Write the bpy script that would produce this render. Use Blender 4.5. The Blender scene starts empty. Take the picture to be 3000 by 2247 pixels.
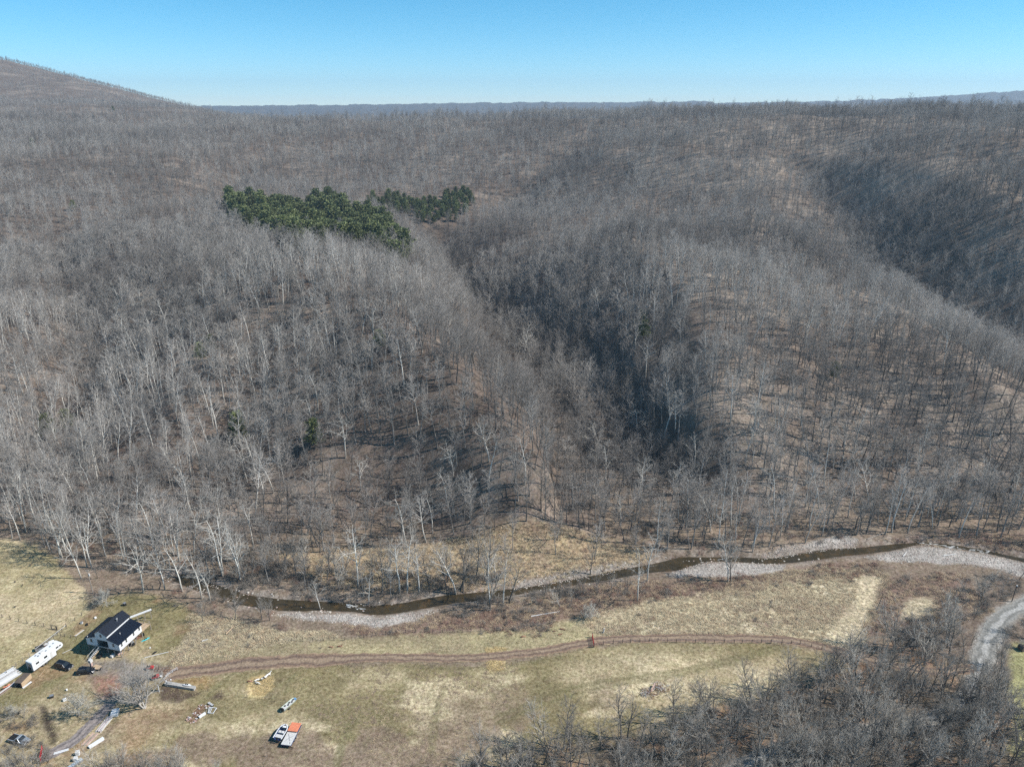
import bpy, math, random
import numpy as np
from mathutils import Vector, Matrix
R = math.radians
rnd = random.Random(7)
NR = np.random.RandomState(11)
SC = bpy.context.scene
COL = SC.collection

# ------------------------------------------------------------------ camera, sky, sun
CAM_H = 144.0
PITCH = R(21.4)
FPX = 2083.0
cam = bpy.data.cameras.new('camera'); co = bpy.data.objects.new('camera', cam); COL.objects.link(co)
co.location = (0, 0, CAM_H); co.rotation_euler = (R(90) - PITCH, 0, 0)
cam.sensor_width = 36; cam.lens = 36 * FPX / 3000.0; cam.clip_start = 1; cam.clip_end = 40000
SC.camera = co
SUN_EL, SUN_AZ = R(43), R(94)          # azimuth clockwise from +Y
world = bpy.data.worlds.new('World'); SC.world = world; world.use_nodes = True
wn = world.node_tree.nodes; wl = world.node_tree.links
bg = wn['Background']; sky = wn.new('ShaderNodeTexSky'); sky.sky_type = 'NISHITA'; sky.sun_disc = False
sky.sun_elevation = SUN_EL; sky.sun_rotation = SUN_AZ; sky.altitude = 3500; sky.air_density = 1.0; sky.dust_density = 0.0; sky.ozone_density = 5.0
hs_ = wn.new('ShaderNodeHueSaturation'); hs_.inputs['Saturation'].default_value = 1.25; hs_.inputs['Hue'].default_value = 0.478; wl.new(sky.outputs[0], hs_.inputs['Color']); wl.new(hs_.outputs[0], bg.inputs[0]); bg.inputs[1].default_value = 0.112
sun = bpy.data.lights.new('sun', 'SUN'); so = bpy.data.objects.new('sun', sun); COL.objects.link(so)
sun.energy = 5.0; sun.angle = R(0.53); sun.color = (1.0, 0.955, 0.89)
SUN = Vector((math.sin(SUN_AZ) * math.cos(SUN_EL), math.cos(SUN_AZ) * math.cos(SUN_EL), math.sin(SUN_EL)))
so.rotation_euler = SUN.to_track_quat('Z', 'Y').to_euler(); so.location = (300, 0, 400)
SC.view_settings.view_transform = 'Standard'; SC.view_settings.look = 'None'; SC.view_settings.exposure = 0.5; SC.view_settings.gamma = 1.0
SC.view_settings.use_curve_mapping = False
SC.render.engine = 'CYCLES'
SC.cycles.use_denoising = False
SC.cycles.max_bounces = 5; SC.cycles.diffuse_bounces = 2; SC.cycles.glossy_bounces = 2; SC.cycles.transmission_bounces = 2
SC.cycles.transparent_max_bounces = 4
SC.cycles.volume_bounces = 0; SC.cycles.sample_clamp_direct = 12; SC.cycles.sample_clamp_indirect = 3
SC.render.filter_size = 1.0

# ------------------------------------------------------------------ projection between photo pixels and the ground
CP, SP = math.cos(PITCH), math.sin(PITCH)
def ray(u, v):
    a = u - 1500.0; b = 1123.5 - v
    return np.array([a, FPX * CP + b * SP, -FPX * SP + b * CP])
def G(u, v, z=0.0):
    d = ray(u, v); t = (z - CAM_H) / d[2]
    return (d[0] * t, d[1] * t, z)
def AtY(u, v, Y):
    d = ray(u, v); t = Y / d[1]
    return (d[0] * t, Y, CAM_H + d[2] * t)
def PJ(x, y, z):
    z = z - CAM_H
    zc = y * CP - z * SP; up = y * SP + z * CP
    zc = np.maximum(zc, 1e-3)
    return 1500 + FPX * x / zc, 1123.5 - FPX * up / zc, zc
def V2(u, v):
    p = G(u, v); return (p[0], p[1])

# ------------------------------------------------------------------ numpy noise
class Noise:
    def __init__(s, seed, n=64):
        r = np.random.RandomState(seed); s.n = n; s.g = r.rand(n, n)
    def __call__(s, x, y, wl):
        x = np.asarray(x, float) / wl + 1000.37; y = np.asarray(y, float) / wl + 1000.71
        xi = np.floor(x).astype(int); yi = np.floor(y).astype(int); fx = x - xi; fy = y - yi
        fx = fx * fx * (3 - 2 * fx); fy = fy * fy * (3 - 2 * fy); n = s.n; g = s.g
        a = g[xi % n, yi % n]; b = g[(xi + 1) % n, yi % n]; c = g[xi % n, (yi + 1) % n]; d = g[(xi + 1) % n, (yi + 1) % n]
        return (a * (1 - fx) + b * fx) * (1 - fy) + (c * (1 - fx) + d * fx) * fy
N1, N2, N3, N4 = Noise(1), Noise(2), Noise(3), Noise(4)
def fbm(x, y, wl, N=N1, o=4):
    s = 0; a = 0.5; t = 0
    for k in range(o):
        s = s + a * N(x, y, wl / 2 ** k); t += a; a *= 0.55
    return s / t
def sstep(x, a, b):
    t = np.clip((np.asarray(x, float) - a) / (b - a), 0, 1); return t * t * (3 - 2 * t)

# ------------------------------------------------------------------ terrain: thin plate spline through measured points
K = 1.152
D2P = 1.3562
ctl = []
def cpt(u, v, Y): ctl.append(AtY(u * D2P, v * D2P, Y * K))
for u, v in [(-150, 1110), (0, 1100), (300, 1130), (600, 1150), (900, 1120), (1250, 1092), (1500, 1100), (1800, 1090), (2212, 1060), (2400, 1050)]:
    x, y, _ = G(u * D2P, v * D2P); ctl.append((x, y, 0.0)); ctl.append((x * 0.8, y - 75, -22.0))
for t in [
    (740, 620, 345), (850, 710, 290), (907, 752, 268), (1000, 830, 240), (1100, 930, 217), (1200, 1010, 204),
    (400, 900, 240), (400, 700, 320), (400, 600, 385), (400, 450, 560), (400, 350, 720), (400, 270, 1000),
    (700, 800, 265), (700, 950, 225), (700, 1050, 207),
    (50, 1000, 225), (50, 800, 295), (50, 600, 420), (50, 450, 580), (50, 300, 850), (200, 900, 256), (210, 760, 310),
    (700, 560, 420), (700, 465, 600), (870, 560, 430),
    (1080, 640, 412), (1000, 560, 470), (950, 470, 600), (900, 430, 680), (1200, 850, 292), (1290, 1000, 226),
    (1350, 800, 290), (1400, 650, 370), (1300, 560, 450), (1200, 450, 620),
    (1600, 900, 235), (1600, 750, 290), (1600, 650, 340), (1450, 950, 228),
    (1863, 636, 370), (1700, 560, 430), (1975, 714, 320), (2060, 800, 285), (2150, 880, 252), (1600, 480, 520), (1500, 400, 620), (1500, 320, 700), (1500, 265, 780),
    (1100, 270, 900), (1100, 350, 780), (1100, 420, 700), (700, 270, 950), (700, 330, 850), (700, 400, 720),
    (2100, 690, 372), (2100, 500, 430), (2100, 400, 490), (2100, 320, 540), (2100, 264, 600), (1830, 420, 540), (1750, 340, 640), (1750, 257, 720), (2212, 740, 345),
    (2212, 500, 420), (2212, 270, 560), (2400, 300, 560), (1920, 540, 430),
    (200, 242, 1250), (30, 232, 1300), (400, 240, 1400),
    (0, 130, 2000), (130, 165, 2000), (200, 180, 2000), (320, 220, 2000), (400, 240, 2000), (0, 222, 1500), (200, 226, 1500), (330, 234, 1700)]:
    cpt(*t)
ctl += [(-3200, 2300, 330), (-2600, 1500, 180), (-1600, 700, 120), (-900, 400, 60), (-500, 260, 20), (0, 1500, 108), (500, 1250, 105), (1000, 1000, 112),
        (1800, 900, 120), (700, 450, 80), (600, 330, 30), (450, 230, 0), (-600, 1700, 105), (0, 2700, 60), (2200, 2700, 60), (-1200, 3000, 90), (-3000, 3300, 150), (2600, 500, 60)]
C = np.array(ctl)
def _k(r2): return np.where(r2 > 1e-9, r2 * np.log(np.maximum(r2, 1e-9)), 0.0)
SCL = 500.0
Pn = C[:, :2] / SCL
nC = len(C)
A_ = np.zeros((nC + 3, nC + 3)); dd = ((Pn[:, None] - Pn[None]) ** 2).sum(-1); A_[:nC, :nC] = _k(dd) + np.eye(nC) * 4e-4
A_[:nC, nC] = 1; A_[:nC, nC + 1:] = Pn; A_[nC, :nC] = 1; A_[nC + 1:, :nC] = Pn.T
Wt = np.linalg.solve(A_, np.concatenate([C[:, 2], [0, 0, 0]]))
def tps(x, y):
    x = np.asarray(x, float) / SCL; y = np.asarray(y, float) / SCL
    out = Wt[nC] + Wt[nC + 1] * x + Wt[nC + 2] * y
    for i in range(nC):
        out = out + Wt[i] * _k((x - Pn[i, 0]) ** 2 + (y - Pn[i, 1]) ** 2)
    return out

CREEK = [(430, 1662, 26), (520, 1690, 30), (590, 1716, 34), (651, 1735, 36), (718, 1757, 40), (780, 1766, 46), (836, 1772, 50), (934, 1775, 42), (1033, 1779, 30), (1075, 1785, 30), (1115, 1786, 38),
         (1180, 1779, 36), (1236, 1769, 38), (1300, 1758, 38), (1354, 1751, 36), (1413, 1745, 32), (1470, 1738, 30), (1535, 1729, 26), (1600, 1718, 26), (1670, 1707, 27), (1740, 1695, 26),
         (1806, 1682, 30), (1880, 1668, 30), (1964, 1655, 40), (2010, 1645, 40), (2060, 1638, 18), (2166, 1639, 15), (2230, 1643, 20), (2290, 1641, 26), (2380, 1628, 34), (2450, 1619, 30), (2515, 1614, 28),
         (2605, 1604, 24), (2660, 1596, 14), (2696, 1592, 11), (2740, 1595, 13), (2786, 1600, 15), (2876, 1614, 12), (2940, 1628, 12), (3000, 1641, 14), (3120, 1668, 18), (3300, 1700, 20)]
CRK = []
for u, v, w in CREEK:
    p = np.array(G(u, v, -0.8)[:2]); q = np.array(G(u, v - w / 2, -0.8)[:2]); r = np.array(G(u, v + w / 2, -0.8)[:2]); CRK.append((p[0], p[1], np.linalg.norm(q - r) / 2 * (0.52 if u < 1900 else 0.68)))
def extend(pts, k=6):
    P = np.array(pts, float); out = []
    n = len(P)
    for i in range(n - 1):
        p0 = P[max(i - 1, 0)]; p1 = P[i]; p2 = P[i + 1]; p3 = P[min(i + 2, n - 1)]
        for j in range(k):
            t = j / k
            out.append(0.5 * ((2 * p1) + (-p0 + p2) * t + (2 * p0 - 5 * p1 + 4 * p2 - p3) * t * t + (-p0 + 3 * p1 - 3 * p2 + p3) * t ** 3))
    out.append(P[-1]); return np.array(out)
CRKS = extend(CRK[1:], 4)
def near_line(x, y, L):
    """distance to polyline L (x,y,w) minus the local half width; negative inside"""
    x = np.asarray(x, float); y = np.asarray(y, float); best = np.full(x.shape, 1e9)
    for i in range(len(L) - 1):
        ax, ay, aw = L[i][:3]; bx, by, bw = L[i + 1][:3]
        dx, dy = bx - ax, by - ay; l2 = dx * dx + dy * dy + 1e-9
        t = np.clip(((x - ax) * dx + (y - ay) * dy) / l2, 0, 1)
        d = np.hypot(x - ax - t * dx, y - ay - t * dy) - (aw + t * (bw - aw))
        best = np.minimum(best, d)
    return best
VALL = []
for L_, dep, wd in (([(1320, 1040, 222), (1285, 930, 250), (1190, 790, 310), (1080, 650, 400), (1000, 560, 470), (950, 470, 600)], 30, 27), ([(2320, 780, 330), (2212, 740, 345), (2100, 690, 372), (1920, 540, 430), (1830, 420, 540), (1750, 340, 640)], 20, 40),
                    ([(60, 990, 228), (200, 800, 300), (160, 640, 400), (120, 520, 500)], 15, 32), ([(420, 430, 600), (560, 330, 820)], 14, 50), ([(1100, 420, 700), (1250, 330, 820)], 16, 45), ([(1470, 1020, 219), (1530, 900, 243), (1520, 780, 285), (1450, 650, 355), (1360, 560, 440)], -15, 34), ([(480, 1000, 222), (560, 860, 258), (560, 760, 290)], 9, 24),
                    ([(1190, 1000, 205), (1100, 930, 217), (1000, 830, 240), (907, 752, 268), (850, 710, 290), (740, 620, 345), (620, 590, 380)], -7, 24), ([(2190, 920, 246), (2150, 880, 252), (2060, 800, 285), (1975, 714, 320), (1863, 636, 370), (1700, 560, 430), (1600, 480, 520)], -10, 28), ([(2212, 480, 430), (2100, 400, 490), (2000, 330, 560)], -8, 30)):
    VALL.append(([(*AtY(u * D2P, v * D2P, Y * K)[:2], 0) for u, v, Y in L_], dep, wd))
def zterr(x, y, creek=True):
    x = np.asarray(x, float); y = np.asarray(y, float)
    z = tps(x, y)
    z = np.where(z > 40, z, 3.0 * np.log1p(np.exp(np.clip(z, -60, 60) / 3.0)) - 0.0)
    z = np.where(z < 0.06, 0.0, z - 0.06 * np.exp(-z))
    far = sstep(np.hypot(x, y), 3000, 4200); z = z * (1 - far) + 55 * far
    m = (y > 200) & (y < 1400) & (np.abs(x) < 900)
    if m.any():
        for L_, dep, wd in VALL:
            dl = near_line(np.where(m, x, 1e5), np.where(m, y, 1e5), L_); dl = np.maximum(dl, 0); z = z - np.where(m, dep * (1.25 * np.exp(-np.sqrt(dl * dl + 36) / wd) if dep > 0 else np.exp(-np.sqrt(dl * dl + 25) / wd)) * sstep(z, 0.3, 14), 0)
    z = z - 9.0 * sstep(z, 90, 118) * (1 - sstep(-x, 250, 650)) * (1 - sstep(y, 1500, 2200))
    z = np.where((y > 200) & (z < 0.2), 0.2, z)
    k = sstep(z, 3, 22)
    z = z + k * ((fbm(x, y, 90, N2) - 0.5) * 16 + (fbm(x, y, 30, N3) - 0.5) * 4.0)
    near = (y < 260) & (y > 90) & (np.abs(x) < 260)
    if creek and near.any():
        d = near_line(np.where(near, x, 1e5), np.where(near, y, 1e5), CRKS)
        z = z - np.where(near, 1.35 * (1 - sstep(d, -1.2, 3.0)), 0)
        z = z + np.where(near & (k < 0.3), (fbm(x, y, 14, N4) - 0.5) * 0.5, 0)
    return z
def zt1(x, y): return float(zterr(np.array([x]), np.array([y]))[0])
def hit(u, v):
    """where the sight line through photo pixel (u,v) meets the ground"""
    d = ray(u, v); d = d / d[1]; Ys = np.concatenate([np.arange(95, 700, 1.5), np.arange(700, 2600, 6)])
    xs = d[0] * Ys; zs = CAM_H + d[2] * Ys; g = zterr(xs, Ys, False)
    i = np.argmax(g > zs); return xs[i], Ys[i], zt1(xs[i], Ys[i])

# ------------------------------------------------------------------ polygons in the valley
def poly(px): return np.array([V2(*p) for p in px])
def sdf(P, x, y):
    x = np.asarray(x, float); y = np.asarray(y, float)
    d = np.full(x.shape, 1e18); ins = np.zeros(x.shape, bool); n = len(P)
    for i in range(n):
        ax, ay = P[i]; bx, by = P[(i + 1) % n]; dx, dy = bx - ax, by - ay
        t = np.clip(((x - ax) * dx + (y - ay) * dy) / (dx * dx + dy * dy + 1e-12), 0, 1)
        d = np.minimum(d, (x - ax - t * dx) ** 2 + (y - ay - t * dy) ** 2)
        c = ((ay > y) != (by > y)) & (x < (bx - ax) * (y - ay) / (by - ay + 1e-12) + ax); ins ^= c
    d = np.sqrt(d); return np.where(ins, -d, d)
PASTURE = poly([(-300, 1560), (0, 1578), (90, 1592), (160, 1640), (210, 1690), (245, 1735), (270, 1790), (240, 1812), (190, 1850), (140, 1895), (60, 1950), (0, 1990), (-300, 2150)])
YARD = poly([(270, 1790), (330, 1740), (420, 1740), (520, 1765), (560, 1800), (575, 1850), (520, 1905), (500, 1960), (480, 2000), (400, 2070), (300, 2150), (240, 2247), (60, 2300), (-300, 2350), (-300, 2150), (0, 1990), (60, 1950), (190, 1850)])
FIELD = poly([(480, 2000), (520, 1990), (640, 1965), (800, 1955), (1000, 1945), (1400, 1950), (1560, 1930), (1740, 1892), (1950, 1880), (2280, 1885), (2410, 1905), (2500, 1950), (2450, 1990), (2330, 2010), (2150, 2080), (2000, 2130), (1850, 2180), (1700, 2220), (1500, 2300), (240, 2400), (240, 2247), (400, 2070)])
STRIP = poly([(500, 1960), (560, 1900), (700, 1880), (800, 1882), (1000, 1872), (1250, 1855), (1560, 1842), (1650, 1812), (1760, 1812), (1850, 1830), (1900, 1862), (1740, 1872), (1560, 1908), (1400, 1925), (1000, 1926), (700, 1944)])
ROUGH = poly([(560, 1800), (700, 1830), (860, 1850), (1000, 1862), (800, 1884), (600, 1925), (500, 1960), (520, 1905), (575, 1850)])
MEADOW = poly([(1780, 1790), (1900, 1760), (2100, 1735), (2230, 1700), (2330, 1670), (2480, 1660), (2600, 1680), (2560, 1760), (2540, 1860), (2520, 1905), (2400, 1885), (2200, 1862), (1900, 1858), (1760, 1862), (1700, 1830)])
FARMEADOW = poly([(820, 1630), (960, 1615), (1100, 1610), (1300, 1600), (1480, 1585), (1640, 1575), (1760, 1585), (1880, 1610), (1900, 1640), (1760, 1690), (1560, 1700), (1400, 1720), (1200, 1730), (1000, 1720), (880, 1680)])
RPATH = poly([(2520, 1680), (2590, 1690), (2570, 1760), (2540, 1800), (2520, 1890), (2400, 1880), (2440, 1830), (2500, 1760)])
RPATCH = poly([(2650, 1745), (2740, 1750), (2730, 1800), (2690, 1815), (2640, 1810)])
LAWN = poly([(2980, 1890), (3100, 1880), (3300, 2100), (3300, 2300), (2950, 2200), (2960, 2080), (2955, 1960)])
BARS = [poly(p) for p in [
    [(800, 1803), (875, 1796), (960, 1797), (1039, 1800), (1106, 1808), (1200, 1797), (1280, 1787), (1250, 1812), (1100, 1832), (1000, 1826), (900, 1816)],
    [(1500, 1722), (1526, 1708), (1580, 1692), (1715, 1665), (1806, 1645), (1850, 1655), (1800, 1668), (1715, 1686), (1600, 1710)],
    [(1954, 1684), (1990, 1668), (2040, 1650), (2121, 1646), (2220, 1652), (2300, 1656), (2285, 1678), (2200, 1687), (2121, 1692), (2000, 1690)],
    [(2530, 1634), (2600, 1622), (2660, 1604), (2720, 1602), (2786, 1610), (2876, 1622), (3000, 1649), (3150, 1690), (3100, 1720), (3000, 1690), (2900, 1662), (2741, 1648), (2605, 1648)],
    [(2230, 1632), (2304, 1604), (2380, 1588), (2470, 1570), (2520, 1582), (2500, 1600), (2400, 1616), (2300, 1630)],
    [(540, 1708), (600, 1700), (660, 1715), (640, 1722), (580, 1722)]]]
HAY = poly([(735, 1985), (790, 1978), (800, 1995), (795, 2020), (775, 2045), (730, 2044), (722, 2015)])
HAYS = [HAY, poly([(1433, 1937), (1478, 1936), (1482, 1962), (1440, 1965), (1430, 1950)]), poly([(1428, 1898), (1480, 1898), (1476, 1914), (1430, 1914)])]
GRAVYARD = poly([(255, 1940), (330, 1935), (400, 1950), (470, 1950), (520, 1962), (480, 1992), (420, 1990), (370, 2010), (350, 2060), (300, 2085), (290, 2040), (270, 1990)])
REDDIRT = poly([(275, 1975), (345, 1972), (355, 2020), (330, 2045), (275, 2020)])
ORANGE = poly([(500, 1985), (560, 1968), (620, 1985), (600, 2010), (560, 2010), (490, 2005)])
DARKMUD = [poly([(610, 2050), (640, 2025), (670, 2035), (640, 2055)]), poly([(475, 2012), (570, 2018), (590, 2030), (520, 2045), (470, 2050)])]
DITCH = poly([(100, 2070), (140, 2090), (150, 2130), (168, 2160), (165, 2185), (140, 2184), (132, 2140), (105, 2105)])
REDFIELD = poly([(350, 2110), (430, 2070), (520, 2050), (560, 2080), (470, 2130), (420, 2200), (330, 2220)])
BED = poly([(584, 2063), (607, 2065), (596, 2085), (583, 2103), (572, 2118), (548, 2114), (565, 2090)])
BRIAR = [poly(p) for p in [
    [(1000, 1832), (1100, 1836), (1260, 1818), (1400, 1790), (1500, 1785), (1640, 1790), (1680, 1812), (1600, 1838), (1450, 1848), (1250, 1850), (1050, 1858)],
    [(1900, 1700), (2100, 1700), (2250, 1690), (2420, 1650), (2560, 1650), (2600, 1690), (2450, 1690), (2250, 1720), (2000, 1745), (1880, 1745)],
    [(2560, 1690), (2700, 1700), (2800, 1680), (2850, 1700), (2760, 1760), (2640, 1760), (2600, 1850), (2540, 1860), (2550, 1780)],
    [(2600, 1590), (2750, 1560), (3000, 1570), (3150, 1640), (2950, 1610), (2800, 1590)],
    [(1640, 1720), (1850, 1720), (1960, 1700), (1900, 1760), (1760, 1800), (1640, 1790)],
    [(2720, 1760), (2850, 1720), (2900, 1780), (2780, 1850), (2680, 1860), (2640, 1820)]]]
FORE = poly([(-600, 1590), (0, 1575), (90, 1588), (160, 1630), (230, 1668), (400, 1680), (560, 1690), (700, 1680), (820, 1640), (960, 1625), (1200, 1612), (1400, 1600), (1560, 1590), (1700, 1590), (1800, 1605), (1880, 1620), (2050, 1640), (2250, 1612), (2480, 1572), (2700, 1576), (3000, 1600), (3700, 1650), (3700, 900), (-600, 900)])
GROVE = poly([(1380, 2247), (1560, 2200), (1750, 2160), (1950, 2110), (2120, 2060), (2330, 2000), (2480, 1935), (2600, 1900), (2700, 1850), (2780, 1840), (2830, 1930), (2840, 2060), (2920, 2080), (3000, 2060), (3200, 2100), (3400, 2450), (1300, 2450)])
GROVE2 = poly([(2620, 1860), (2750, 1760), (2860, 1720), (3050, 1660), (3100, 1730), (2950, 1760), (2880, 1830), (2840, 1920), (2800, 1930), (2700, 1900)])
GROVE3 = poly([(2890, 1990), (2915, 1900), (2960, 1830), (3050, 1790), (3050, 1860), (2975, 1900), (2950, 2010), (2960, 2090), (2880, 2080)])

TRACK = [(480, 1982, 15), (499, 1976, 17), (540, 1968, 20), (578, 1964, 22), (640, 1957, 22), (715, 1947, 22), (853, 1937, 22), (960, 1933, 22), (1062, 1928, 21), (1242, 1927, 21), (1387, 1927, 21), (1500, 1918, 20), (1580, 1909, 19),
         (1660, 1895, 18), (1734, 1881, 17), (1806, 1873, 16), (1941, 1869, 16), (2120, 1869, 17), (2290, 1874, 18), (2389, 1890, 18), (2470, 1910, 19), (2560, 1935, 20), (2650, 1955, 20), (2760, 1965, 20), (2860, 1955, 18)]
ROAD = [(3150, 1720, 20), (3060, 1745, 19), (3000, 1772, 22), (2950, 1800, 24), (2915, 1838, 27), (2892, 1883, 30), (2878, 1930, 32), (2862, 1985, 34), (2842, 2035, 36), (2800, 2078, 36), (2720, 2105, 34), (2600, 2130, 33), (2480, 2152, 33), (2380, 2172, 33), (2290, 2195, 33), (2220, 2225, 34), (2140, 2270, 36), (2050, 2340, 40)]
DRIVE = [(119, 2222, 22), (165, 2200, 22), (215, 2170, 21), (251, 2138, 20), (281, 2108, 18), (305, 2082, 16), (322, 2060, 16)]
def strip_line(L, scale=1.0):
    out = []
    for i, (u, v, w) in enumerate(L):
        p = np.array(G(u, v)[:2]); q = np.array(G(*L[max(i - 1, 0)][:2])[:2]); r = np.array(G(*L[min(i + 1, len(L) - 1)][:2])[:2])
        d = r - q; d /= np.linalg.norm(d)
        mpp = np.linalg.norm(np.array(G(u, v - 1)[:2]) - np.array(G(u, v + 1)[:2])) / 2
        hmp = np.linalg.norm(np.array(G(u - 1, v)[:2]) - np.array(G(u + 1, v)[:2])) / 2
        out.append((p[0], p[1], (1.75 + (0.9 if u < 1000 else 0)) * scale if L is TRACK else (1.7 if L is DRIVE else (2.5 if v < 1950 else 1.7))))
    return extend(out, 10)
TRKS, RDS, DRVS = strip_line(TRACK), strip_line(ROAD), strip_line(DRIVE)

# ------------------------------------------------------------------ materials
def nt(m): return m.node_tree.nodes, m.node_tree.links
MATS = {}
def mat(name, col, rough=0.8, var=0.15, scale=3.0, metal=0.0, bump=0.0, spec=0.3, rand=0.0, col2=None, stretch=None):
    if name in MATS: return MATS[name]
    col = tuple(c * 0.85 for c in col); col2 = col2 and tuple(c * 0.85 for c in col2)
    m = bpy.data.materials.new(name); m.use_nodes = True; n, l = nt(m); b = n['Principled BSDF']
    b.inputs['Roughness'].default_value = rough; b.inputs['Metallic'].default_value = metal; b.inputs['Specular IOR Level'].default_value = spec
    tc = n.new('ShaderNodeTexCoord'); nz = n.new('ShaderNodeTexNoise'); nz.inputs['Scale'].default_value = scale; nz.inputs['Detail'].default_value = 5
    src = tc.outputs['Object']
    if stretch:
        mp = n.new('ShaderNodeMapping'); mp.inputs['Scale'].default_value = stretch; l.new(src, mp.inputs[0]); src = mp.outputs[0]
    l.new(src, nz.inputs['Vector'])
    mx = n.new('ShaderNodeMix'); mx.data_type = 'RGBA'
    c2 = col2 if col2 else tuple(min(1, c * (1 + var)) for c in col); c1 = col if col2 else tuple(c * (1 - var) for c in col)
    mx.inputs[6].default_value = (*c1, 1); mx.inputs[7].default_value = (*c2, 1)
    mr = n.new('ShaderNodeMapRange'); mr.inputs[1].default_value = 0.32; mr.inputs[2].default_value = 0.68
    l.new(nz.outputs[0], mr.inputs[0]); l.new(mr.outputs[0], mx.inputs[0]); out = mx.outputs[2]
    if rand:
        oi = n.new('ShaderNodeObjectInfo'); r2 = n.new('ShaderNodeMapRange'); r2.inputs[3].default_value = 1 - rand; r2.inputs[4].default_value = 1 + rand
        l.new(oi.outputs['Random'], r2.inputs[0]); mu = n.new('ShaderNodeVectorMath'); mu.operation = 'SCALE'
        l.new(out, mu.inputs[0]); l.new(r2.outputs[0], mu.inputs['Scale']); out = mu.outputs[0]
    l.new(out, b.inputs['Base Color'])
    if bump:
        bp = n.new('ShaderNodeBump'); bp.inputs['Strength'].default_value = bump; bp.inputs['Distance'].default_value = 0.05
        l.new(nz.outputs[0], bp.inputs['Height']); l.new(bp.outputs[0], b.inputs['Normal'])
    MATS[name] = m; return m

def ground_mat():
    m = bpy.data.materials.new('ground'); m.use_nodes = True; n, l = nt(m); b = n['Principled BSDF']
    b.inputs['Roughness'].default_value = 0.95; b.inputs['Specular IOR Level'].default_value = 0.1
    at = n.new('ShaderNodeAttribute'); at.attribute_name = 'base'
    tx = n.new('ShaderNodeAttribute'); tx.attribute_name = 'tex'
    geo = n.new('ShaderNodeNewGeometry')
    def noise(scale, detail=6, rough=0.65, st=None, dist=0.0):
        z = n.new('ShaderNodeTexNoise'); z.inputs['Scale'].default_value = scale; z.inputs['Detail'].default_value = detail; z.inputs['Roughness'].default_value = rough; z.inputs['Distortion'].default_value = dist
        mp = n.new('ShaderNodeMapping'); mp.inputs['Scale'].default_value = st or (1, 1, 1); l.new(geo.outputs['Position'], mp.inputs[0]); l.new(mp.outputs[0], z.inputs['Vector']); return z
    a = noise(1.1, 8, 0.75); c = noise(0.12, 5, 0.6); e = noise(3.0, 4, 0.7, (0.5, 1.6, 1), 1.0)
    def rng(src, lo, hi, a0=0.3, a1=0.7):
        r = n.new('ShaderNodeMapRange'); r.inputs[1].default_value = a0; r.inputs[2].default_value = a1; r.inputs[3].default_value = lo; r.inputs[4].default_value = hi; l.new(src, r.inputs[0]); return r.outputs[0]
    def mul(x, y):
        q = n.new('ShaderNodeMath'); q.operation = 'MULTIPLY'; l.new(x, q.inputs[0]); l.new(y, q.inputs[1]); return q.outputs[0]
    f = mul(mul(rng(a.outputs[0], 0.30, 1.70), rng(c.outputs[0], 0.75, 1.25)), rng(e.outputs[0], 0.75, 1.28))
    mx = n.new('ShaderNodeMix'); mx.data_type = 'FLOAT'; mx.inputs[2].default_value = 1.0
    l.new(tx.outputs['Fac'], mx.inputs[0]); l.new(f, mx.inputs[3])
    v = n.new('ShaderNodeVectorMath'); v.operation = 'SCALE'; l.new(at.outputs['Color'], v.inputs[0]); l.new(mx.outputs[0], v.inputs['Scale'])
    # small hue drift between straw and olive
    hs = n.new('ShaderNodeHueSaturation'); hs.inputs['Saturation'].default_value = 1.0
    hz = noise(0.5, 4); l.new(rng(hz.outputs[0], 0.485, 0.515), hs.inputs['Hue']); l.new(rng(a.outputs[0], 1.15, 0.85), hs.inputs['Saturation'])
    l.new(v.outputs[0], hs.inputs['Color']); l.new(hs.outputs[0], b.inputs['Base Color'])
    bp = n.new('ShaderNodeBump'); bp.inputs['Strength'].default_value = 0.7; bp.inputs['Distance'].default_value = 0.25; l.new(a.outputs[0], bp.inputs['Height']); l.new(bp.outputs[0], b.inputs['Normal'])
    return m

# ------------------------------------------------------------------ mesh helpers
def mesh_obj(name, verts, faces, material=None, parent=None, smooth=False, link=True):
    me = bpy.data.meshes.new(name)
    me.from_pydata([tuple(v) for v in verts], [], [tuple(f) for f in faces]) if not isinstance(verts, np.ndarray) else fast_mesh(me, verts, faces)
    me.update()
    if material: me.materials.append(material)
    if smooth: me.polygons.foreach_set('use_smooth', [True] * len(me.polygons))
    o = bpy.data.objects.new(name, me)
    if link: COL.objects.link(o)
    if parent: o.parent = parent
    return o
def fast_mesh(me, V, F):
    """V (n,3); F (m,3) or (m,4) int array"""
    F = np.asarray(F, np.int32); k = F.shape[1]
    me.vertices.add(len(V)); me.vertices.foreach_set('co', np.asarray(V, np.float32).ravel())
    me.loops.add(F.size); me.loops.foreach_set('vertex_index', F.ravel())
    me.polygons.add(len(F)); me.polygons.foreach_set('loop_start', np.arange(0, F.size, k, dtype=np.int32)); me.polygons.foreach_set('loop_total', np.full(len(F), k, np.int32))
    me.update(calc_edges=True)
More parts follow.
